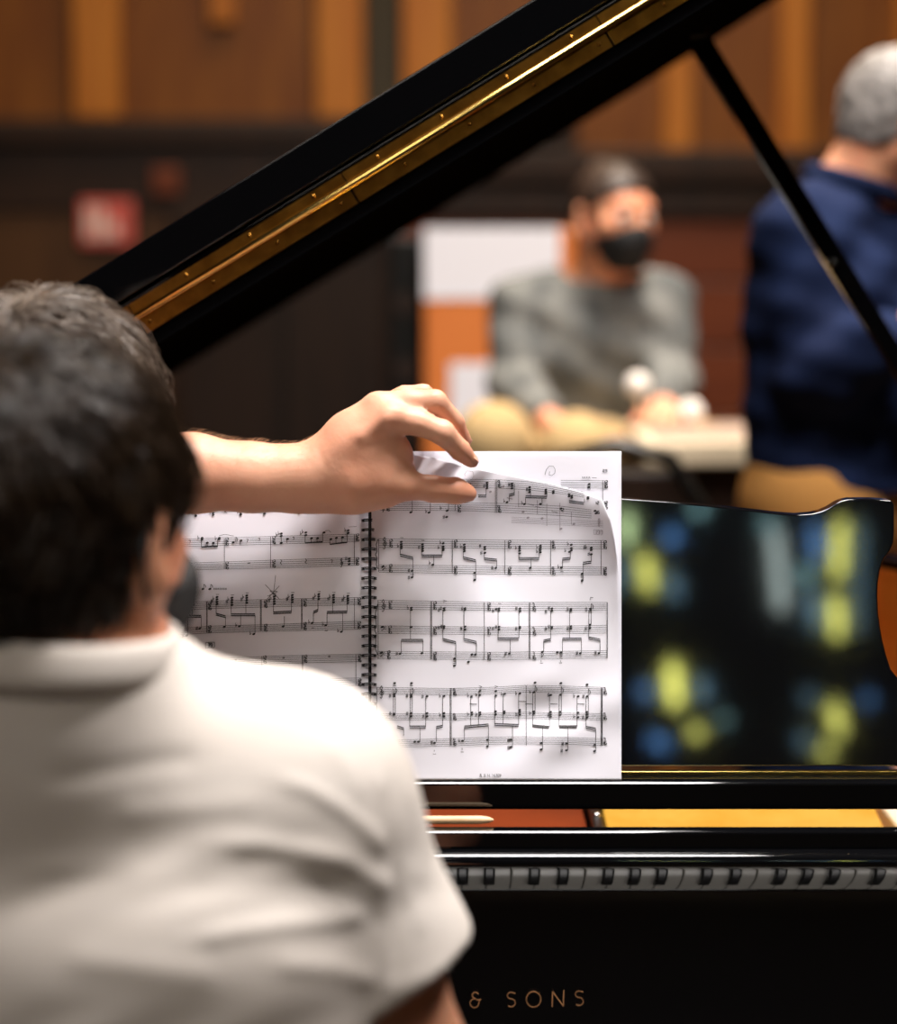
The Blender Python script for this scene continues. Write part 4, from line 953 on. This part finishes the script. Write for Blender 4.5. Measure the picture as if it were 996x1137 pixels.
# back of the hand: metacarpals fan from the wrist to the knuckles
b.chain([PX(348,528,1.942),PX(395,492,1.937),PX(432,463,1.930)],[.0225,.0195,.0150],k)      # index
b.chain([PX(345,518,1.946),PX(385,480,1.946),PX(418,451,1.944)],[.0180,.0165,.0130],k)      # middle
b.chain([PX(348,520,1.958),PX(385,484,1.964),PX(420,454,1.966)],[.0160,.0150,.0115],k)    # ring
b.chain([PX(350,528,1.968),PX(385,496,1.980),PX(414,470,1.984)],[.0150,.0135,.0105],k)    # little
b.chain([PX(352,541,1.945),PX(392,536,1.940),PX(424,532,1.938)],[.0195,.0235,.0170],k)      # thumb base
b.cone(PX(388,512,1.944),PX(425,500,1.942),.0245,.0185,.02); b.cone(PX(395,530,1.948),PX(436,524,1.945),.022,.0145,.02)
b.cone(PX(380,540,1.948),PX(428,545,1.945),.0205,.0150,.015); b.cone(PX(420,510,1.946),PX(440,503,1.946),.016,.0105,.02)
# index finger
b.chain([PX(434,465,1.930),PX(466,470,1.928),PX(491,480,1.928),PX(511,500,1.942),PX(524,512.5,1.951)],[.0148,.0112,.0111,.0094,.0070],.004)
# middle finger
b.chain([PX(420,450,1.944),PX(455,446,1.941),PX(483,446,1.940),PX(504,468,1.955),PX(516,490,1.970)],[.0125,.0108,.0109,.0092,.0072],.004)
# ring and little finger behind
b.chain([PX(420,453,1.966),PX(448,439.5,1.966),PX(470,437,1.966),PX(492,458,1.985),PX(504,482,1.996)],[.0105,.0090,.0088,.0080,.0068],.004)
b.chain([PX(414,470,1.984),PX(446,452,1.992),PX(464,455,1.998),PX(480,476,2.006)],[.0100,.0080,.0076,.0062],.004)
# thumb
b.chain([PX(424,536,1.938),PX(452,539,1.938),PX(482,543,1.944),PX(506,545,1.950),PX(520,548,1.954)],[.0168,.0122,.0112,.0110,.0082],.008)
# knuckle bones and tendons
for x,y,Y,r in ((438,461,1.922,.0085),(421,447,1.936,.0075)): b.cone(PX(x-4,y+3,Y),PX(x+2,y,Y),r,r*.9,.006)
b.chain([PX(372,503,1.924),PX(400,484,1.918),PX(430,464,1.918)],[.003,.0032,.004],.007)
# other arm resting down
ew=V3(-.78,1.42,1.0); ww=V3(-.62,1.48,.80) 
arm(b,sr,ew,ww); hand(b,ww,(.5,.3,-.6),(.3,-.8,.2),(.5,.5,.5))
for h_,sx in ((J['hl'],.04),(J['hr'],-.10)): leg(b,h_-V3(0,0,.03),V3(-.93,h_[1]+sx,.50),V3(-1.0,h_[1]+sx,.10),None)
foot(b,V3(-1.0,1.54,.10),(1,0,0)); foot(b,V3(-1.0,1.21,.10),(1,0,0))
V,Q=b.mesh(.0036); N_=normals(V,Q); px,py=proj(V)
# shallow creases at the wrist and finger joints
def crease(x0,y0,x1,y1,w,d):
    global V
    ab=np.array([x1-x0,y1-y0]); t=np.clip(((px-x0)*ab[0]+(py-y0)*ab[1])/(ab@ab),0,1); dd=np.hypot(px-x0-t*ab[0],py-y0-t*ab[1])
    m=np.exp(-(dd/w)**2)*(V[:,1]>1.88)*np.clip(-N_[:,1]*2+.4,0,1); V=V-N_*(m*d)[:,None]
crease(353,497,362,520,2.2,.0007); crease(489,466,499,478,2.2,.0006); crease(500,534,504,556,2,.0006); crease(442,500,452,512,4,.001); crease(405,500,438,485,5,.0008); crease(395,455,415,442,4,.0006)
mesh('body',V,Q,M['skinB'],T)
# nails
def nail(p,ax,n,r=.0048):
    p=np.array(p); ax=norm(ax); n=norm(n-ax*(n@ax)); s_=np.cross(ax,n); R_=np.stack([s_,ax,n],1); Bd=Body(); Bd.ell(p,R_,(r,r*1.35,.0016),.001); V,Q=Bd.mesh(.0009); mesh('fingernail',V,Q,M['nail'],T)
nail(PX(526.5,508.5,1.948),PX(524,512,1.95)-PX(511,500,1.942),V3(.55,-.1,.9));
# fine hairs along the top of the forearm
g=np.random.default_rng(7); m=(px>205)&(px<345)&(N_[:,2]>.35)&(V[:,1]>1.88)&(V[:,1]<2.0)&(py<520); ix=g.choice(np.nonzero(m)[0],420)
p=V[ix]; n=N_[ix]; ax=norm(PX(330,532,1.946)-PX(214,527,1.94)); Ls=g.uniform(.004,.008,(420,1)); paths=[]
for j in range(5): t=j/4; paths.append(p+(n*(.75*t-.25*t*t)+ax[None]*(.4*t+.5*t*t)+g.normal(size=(420,3))*.05*t)*Ls)
tube_strands(np.stack(paths,1),.00009,.00004,'arm_hair',M['armhair'],T)
V,Q=Hd.hair(.016,-.08,.004,.002); hb=mesh('hair',V,Q,M['hairB'],T,label='tousled ash brown hair')
strands(Hd,V,Q,8000,'hair_strands',M['hairB'],hb,(.03,.065),.0008,.22,seed=8,clump=7,fwd=.2)
Hd.mask(T); Hd.eyes(T)
b=Body(); torso(b,J,1,.09,.105); b=b.grow(.010); b.cone(sl,sl*.6+elb*.4,.064,.062,.03); b.cone(sr,sr*.5+ew*.5,.064,.062,.03)
b.plane(nk+V3(.03,0,0),(.75,0,.6)); V,Q=b.mesh(.007); mesh('shirt',V,Q,M['darktee'],T)
b=Body()
for h_,sx in ((J['hl'],.04),(J['hr'],-.10)): leg(b,h_-V3(0,0,.03),V3(-.93,h_[1]+sx,.50),V3(-1.0,h_[1]+sx,.10),None,(.09,.068,.055))
b.cone(J['hl'],J['hr'],.11,.11,.04); V,Q=b.grow(.008).plane((0,0,.07),(0,0,-1)).mesh(.009); mesh('trousers',V,Q,M['denim'],T)
b=Body(); foot(b,V3(-1.0,1.54,.10),(1,0,0)); foot(b,V3(-1.0,1.21,.10),(1,0,0)); V,Q=b.grow(.008).plane((0,0,.002),(0,0,-1)).mesh(.007); mesh('shoes',V,Q,M['shoe'],T)
# ---------------------------------------------------------------- 3. seated man in grey
Y=5.3; q=lambda x,y,Y_=Y:pix(x,y,Y_)
T=empty('person',(q(640,500)[0],Y,.35),'seated man in a mottled grey sweater and black mask behind the piano','person')
Hd=Head(q(682,240,5.25),150,5,0,1.10)
J=dict(sl=q(736,340,5.32),sr=q(578,342,5.32),hl=q(700,520,5.45),hr=q(612,520,5.45),neck=q(668,312,5.32))
b=Body(); Hd.skull(b); b.cone(Hd.w(0,-.03,-.05),J['neck']-V3(0,0,.03),.058,.062,.03); torso(b,J)
e1=q(572,430,5.22); w1=q(612,470,4.98); e2=q(744,425,5.25); w2=q(736,450,5.08)
arm(b,J['sr'],e1,w1); arm(b,J['sl'],e2,w2)
hand(b,w1,(1,-.1,-.1),(0,-.3,1),(0,-1,.2),(12,20,15)); hand(b,w2,(-.1,-.9,-.18),(0,-.2,1),(-1,0,0),(14,20,15))
k1_,k2_=q(548,488,4.98),q(640,500,4.98); a1,a2=V3(k1_[0]-.02,5.0,.45),V3(k2_[0],5.0,.45)
HL=J['hl'];HR=J['hr']; leg(b,HR,k1_,a1,None); leg(b,HL,k2_,a2,None); foot(b,a1,(0,-1,0)); foot(b,a2,(0,-1,0))
V,Q=b.mesh(.0075); mesh('body',V,Q,M['skinC'],T)
V,Q=Hd.hair(.008,-.06,.006,.002,[((0,-.062,.100),(.024,.024,.024))]); mesh('hair',V,Q,M['hairC'],T,label='brown hair with a small topknot')
Hd.mask(T,.006); Hd.eyes(T)
b=Body(); torso(b,J,1,.105,.112); arm(b,J['sr'],e1,w1*.72+e1*.28,(.060,.052,.040)); arm(b,J['sl'],e2,w2*.8+e2*.2,(.060,.052,.040)); b=b.grow(.014)
b.plane(J['neck']+V3(0,0,.012),(0,0,1)) if False else None
V,Q=b.mesh(.009,lambda G,D:np.maximum(D+.004*np.sin(G[...,2]*55+G[...,0]*25),np.where(np.linalg.norm(G[...,:2]-J['neck'][:2],axis=-1)<.1,G[...,2]-J['neck'][2]-.0,-1))); mesh('sweater',V,Q,M['grey'],T)
b=Body(); leg(b,HR,k1_,a1,None,(.10,.075,.06)); leg(b,HL,k2_,a2,None,(.10,.075,.06)); b.cone(HL,HR,.115,.115,.04); V,Q=b.grow(.008).plane((0,0,.43),(0,0,-1)).mesh(.011); mesh('trousers',V,Q,M['khakip'],T)
b=Body(); foot(b,a1,(0,-1,0)); foot(b,a2,(0,-1,0)); V,Q=b.grow(.008).mesh(.009); mesh('shoes',V,Q,M['shoe'],T)
c=(HL+HR)/2; t=empty('stool',(c[0],c[1],.35),'dark round stool under the man in grey','stool')
zt3=c[2]-.135; MB().lathe((c[0],c[1],0),[(.17,zt3-.05),(.19,zt3-.04),(.19,zt3-.01),(.17,zt3)],28).out('seat',M['dark'],t,True)
for i in range(4):
    a=math.pi/4+i*math.pi/2; MB().tube([(c[0]+.12*math.cos(a),c[1]+.12*math.sin(a),zt3-.045),(c[0]+.2*math.cos(a),c[1]+.2*math.sin(a),.355)],.014,8).out('leg',M['satin'],t,True)
# beaters
t=empty('beater',q(708,427,4.97),'round white-headed beater held upright in front of the grey sweater','beater')
MB().ball(q(708,427,4.97),.028,3).out('beater_head',M['felt'],t,True); MB().tube([q(708,436,4.97),q(722,490,4.97)],.005,8).out('handle',M['birch'],t,True)
c=q(767,458,5.06); t=empty('beater',c,'round white-headed beater resting on the table beside the man in grey','beater')
ztop_=zt
MB().ball(c,.030,3).out('beater_head',M['felt'],t,True); MB().tube([c,(c[0]+.03,c[1]-.03,zt),],.006,8).tube([(c[0]+.03,c[1]-.03,zt),(c[0]+.03,c[1]-.03,zt+.004)],.03,16).out('handle',M['birch'],t,True)
# ---------------------------------------------------------------- 4. standing man in navy
Y=3.95; q=lambda x,y,Y_=Y:pix(x,y,Y_)
T=empty('person',(q(930,500)[0],Y,0),'standing man with grey hair, navy shirt and khaki trousers, at the right edge','person')
Hd=Head(q(1000,138),78,22,0,1.08)
J=dict(sl=q(985,262,4.10),sr=q(890,262,3.86),hl=q(968,575,4.05),hr=q(902,575,3.90),neck=q(940,212,3.96))
b=Body(); Hd.skull(b); b.cone(Hd.w(0,-.035,-.045),J['neck']-V3(0,0,.02),.060,.066,.03); torso(b,J)
e1=q(905,418,3.80); w1=q(1000,372,3.70); e2=q(1050,400,4.1); w2=q(1090,350,4.0)
arm(b,J['sr'],e1,w1); arm(b,J['sl'],e2,w2); hand(b,w1,(1,0,.2),(0,-1,.2),(0,0,1)); hand(b,w2,(.8,0,.5),(0,1,.2),(0,0,1))
kk1=V3(J['hr'][0]+.03,3.88,.50); kk2=V3(J['hl'][0]+.03,4.06,.50); a1=V3(kk1[0]-.01,3.88,.10); a2=V3(kk2[0]-.01,4.06,.10)
leg(b,J['hr'],kk1,a1,None); leg(b,J['hl'],kk2,a2,None); foot(b,a1,(1,0,0)); foot(b,a2,(1,0,0))
V,Q=b.mesh(.0075); mesh('body',V,Q,M['skinC'],T)
V,Q=Hd.hair(.013,-.065,.006,.005); mesh('hair',V,Q,M['hairD'],T,label='short grey hair')
Hd.mask(T,.006); Hd.eyes(T)
b=Body(); torso(b,J,1,.10,.122); b.cone((J['hl']+J['hr'])/2,J['neck']*.6+(J['hl']+J['hr'])*.2,.14,.13,.05); arm(b,J['sr'],e1,w1*.85+e1*.15,(.062,.054,.042)); arm(b,J['sl'],e2,w2*.85+e2*.15,(.062,.054,.042)); b=b.grow(.016)
zh=q(930,541)[2]
V,Q=b.mesh(.009,lambda G,D:np.maximum(D+.004*np.sin(G[...,2]*40-G[...,0]*45)+.002*np.sin(G[...,2]*90+G[...,0]*30),zh-G[...,2])); ns=mesh('shirt',V,Q,M['navy'],T)
B=MB(); c_=J['neck']+V3(.01,0,.01); e1_=norm(V3(1,0,-.3)); e2_=V3(0,1,0)
ring=[c_+e1_*.078*math.cos(2*math.pi*i/32)+e2_*.078*math.sin(2*math.pi*i/32) for i in range(33)]
B.tube(ring,.018,10,False).out('collar',M['navy'],ns,True)
b=Body(); leg(b,J['hr'],kk1,a1,None,(.10,.075,.06)); leg(b,J['hl'],kk2,a2,None,(.10,.075,.06)); b.cone(J['hl']+V3(0,0,.03),J['hr']+V3(0,0,.03),.125,.125,.04); V,Q=b.grow(.010).plane((0,0,.07),(0,0,-1)).mesh(.011); mesh('trousers',V,Q,M['khaki'],T)
b=Body(); foot(b,a1,(1,0,0)); foot(b,a2,(1,0,0)); V,Q=b.grow(.008).plane((0,0,.002),(0,0,-1)).mesh(.009); mesh('shoes',V,Q,M['shoe'],T)
# ================================================================ LIGHT
def area(loc,target,size,power,col,name='ceiling_lamp',spread=180):
    l=bpy.data.lights.new(name,'AREA'); l.shape='DISK'; l.size=size; l.energy=power; l.color=col; l.spread=math.radians(spread)
    o=bpy.data.objects.new(name,l); COL.objects.link(o); o.location=loc
    o.rotation_euler=(Vector(target)-Vector(loc)).to_track_quat('-Z','Y').to_euler(); return o
area((.15,1.38,5.2),(-.1,1.8,1.1),1.5,88,(1,.96,.93),'stage_lamp_over_the_bench',100)
area((1.7,1.5,5.0),(.1,2.1,1.0),.7,60,(1,.94,.90),'stage_lamp_treble_side',100)
area((.8,4.1,5.2),(.6,5.0,1.2),1.0,150,(1,.90,.80),'stage_lamp_over_the_riser',110)
area((-1.2,-2.2,4.6),(-.2,1.4,1.0),2.4,75,(1,.90,.80),'fill_light')  # added soft fill from behind the camera, for the shaded backs; no known lamp
area((.6,6.9,6.4),(.6,8.5,2.3),1.2,125,(1,.75,.42),'wall_washer_right')
area((-2.6,6.9,6.4),(-2.6,8.5,2.6),1.2,52,(1,.75,.42),'wall_washer_left')
w=bpy.data.worlds.new('hall'); SC.world=w; w.use_nodes=True
w.node_tree.nodes['Background'].inputs[0].default_value=(1,.8,.62,1); w.node_tree.nodes['Background'].inputs[1].default_value=.02
GLINT_K=1.5
# made-up glowing tubes on the rear wall, unseen; added to give the desk glints
nrm=np.array([0,-math.cos(DT),math.sin(DT)])
def mirror(x,y,Yr=-7.42):
    p=desk_pt(x,y); d=norm(p-CAM); r=d-2*(d@nrm)*nrm; t=(Yr-p[1])/r[1]; return p+r*t
def em(c,s): return mat('stand-in tube',(.02,.02,.02,1),.5,emit=(c,s))
ECOL={'y':(em((.62,.62,.14,1),1),'yellow'),'g':(em((.42,.56,.28,1),1),'green'),'b':(em((.08,.22,.50,1),1),'blue'),'t':(em((.20,.40,.42,1),1),'turquoise'),'s':(em((.12,.24,.34,1),1),'slate blue'),'w':(em((.40,.48,.46,1),1),'pale grey')}
GLINTS=[('g',696,572,694,602,5,28),('y',716,618,721,655,4,34),('b',746,600,746,603,6,22),('s',744,640,750,662,6,10),('t',775,569,778,570,4,26),('s',690,625,690,650,6,9),
('w',860,590,868,676,5,15),('t',850,585,855,588,6,12),('b',905,585,910,620,4,18),('t',893,632,896,645,6,12),('s',903,660,907,695,6,10),('y',934,580,930,640,3.5,34),('y',928,665,930,705,4,34),('s',955,580,952,700,3,9),
('y',746,738,750,782,5,36),('y',771,816,776,822,5,34),('b',716,772,720,775,6,16),('b',722,820,742,828,3,22),('t',803,802,804,808,5,12),('s',778,755,780,775,6,10),
('y',925,782,932,815,4,28),('y',912,833,922,838,4,30),('b',962,780,965,786,5,14),('s',892,818,896,828,6,9),('s',898,770,900,780,6,7)]
for i,(c,x0,y0,x1,y1,wd,st__) in enumerate(GLINTS):
    a=mirror(x0,y0); b_=mirror(x1,y1); r=.0042*wd*1.0; m,cn=ECOL[c]
    mm=m.copy(); mm.node_tree.nodes['Principled BSDF'].inputs['Emission Strength'].default_value=st__*GLINT_K*1.35
    if np.linalg.norm(a-b_)<.05: b_=b_+V3(0,0,.06)
    t=empty('glint_tube',(a+b_)/2,cn+' stand-in tube added on the rear wall for glints in the music desk','lamp',cn+' stand-in tubes for glints in the music desk')
    MB().tube([a,b_],r,10).out('tube',mm,t,True); MB().box(min(a[0],b_[0])-.01,max(a[0],b_[0])+.01,-7.5,-7.42-r,min(a[2],b_[2]),max(a[2],b_[2])).out('mount',M['satin'],t)
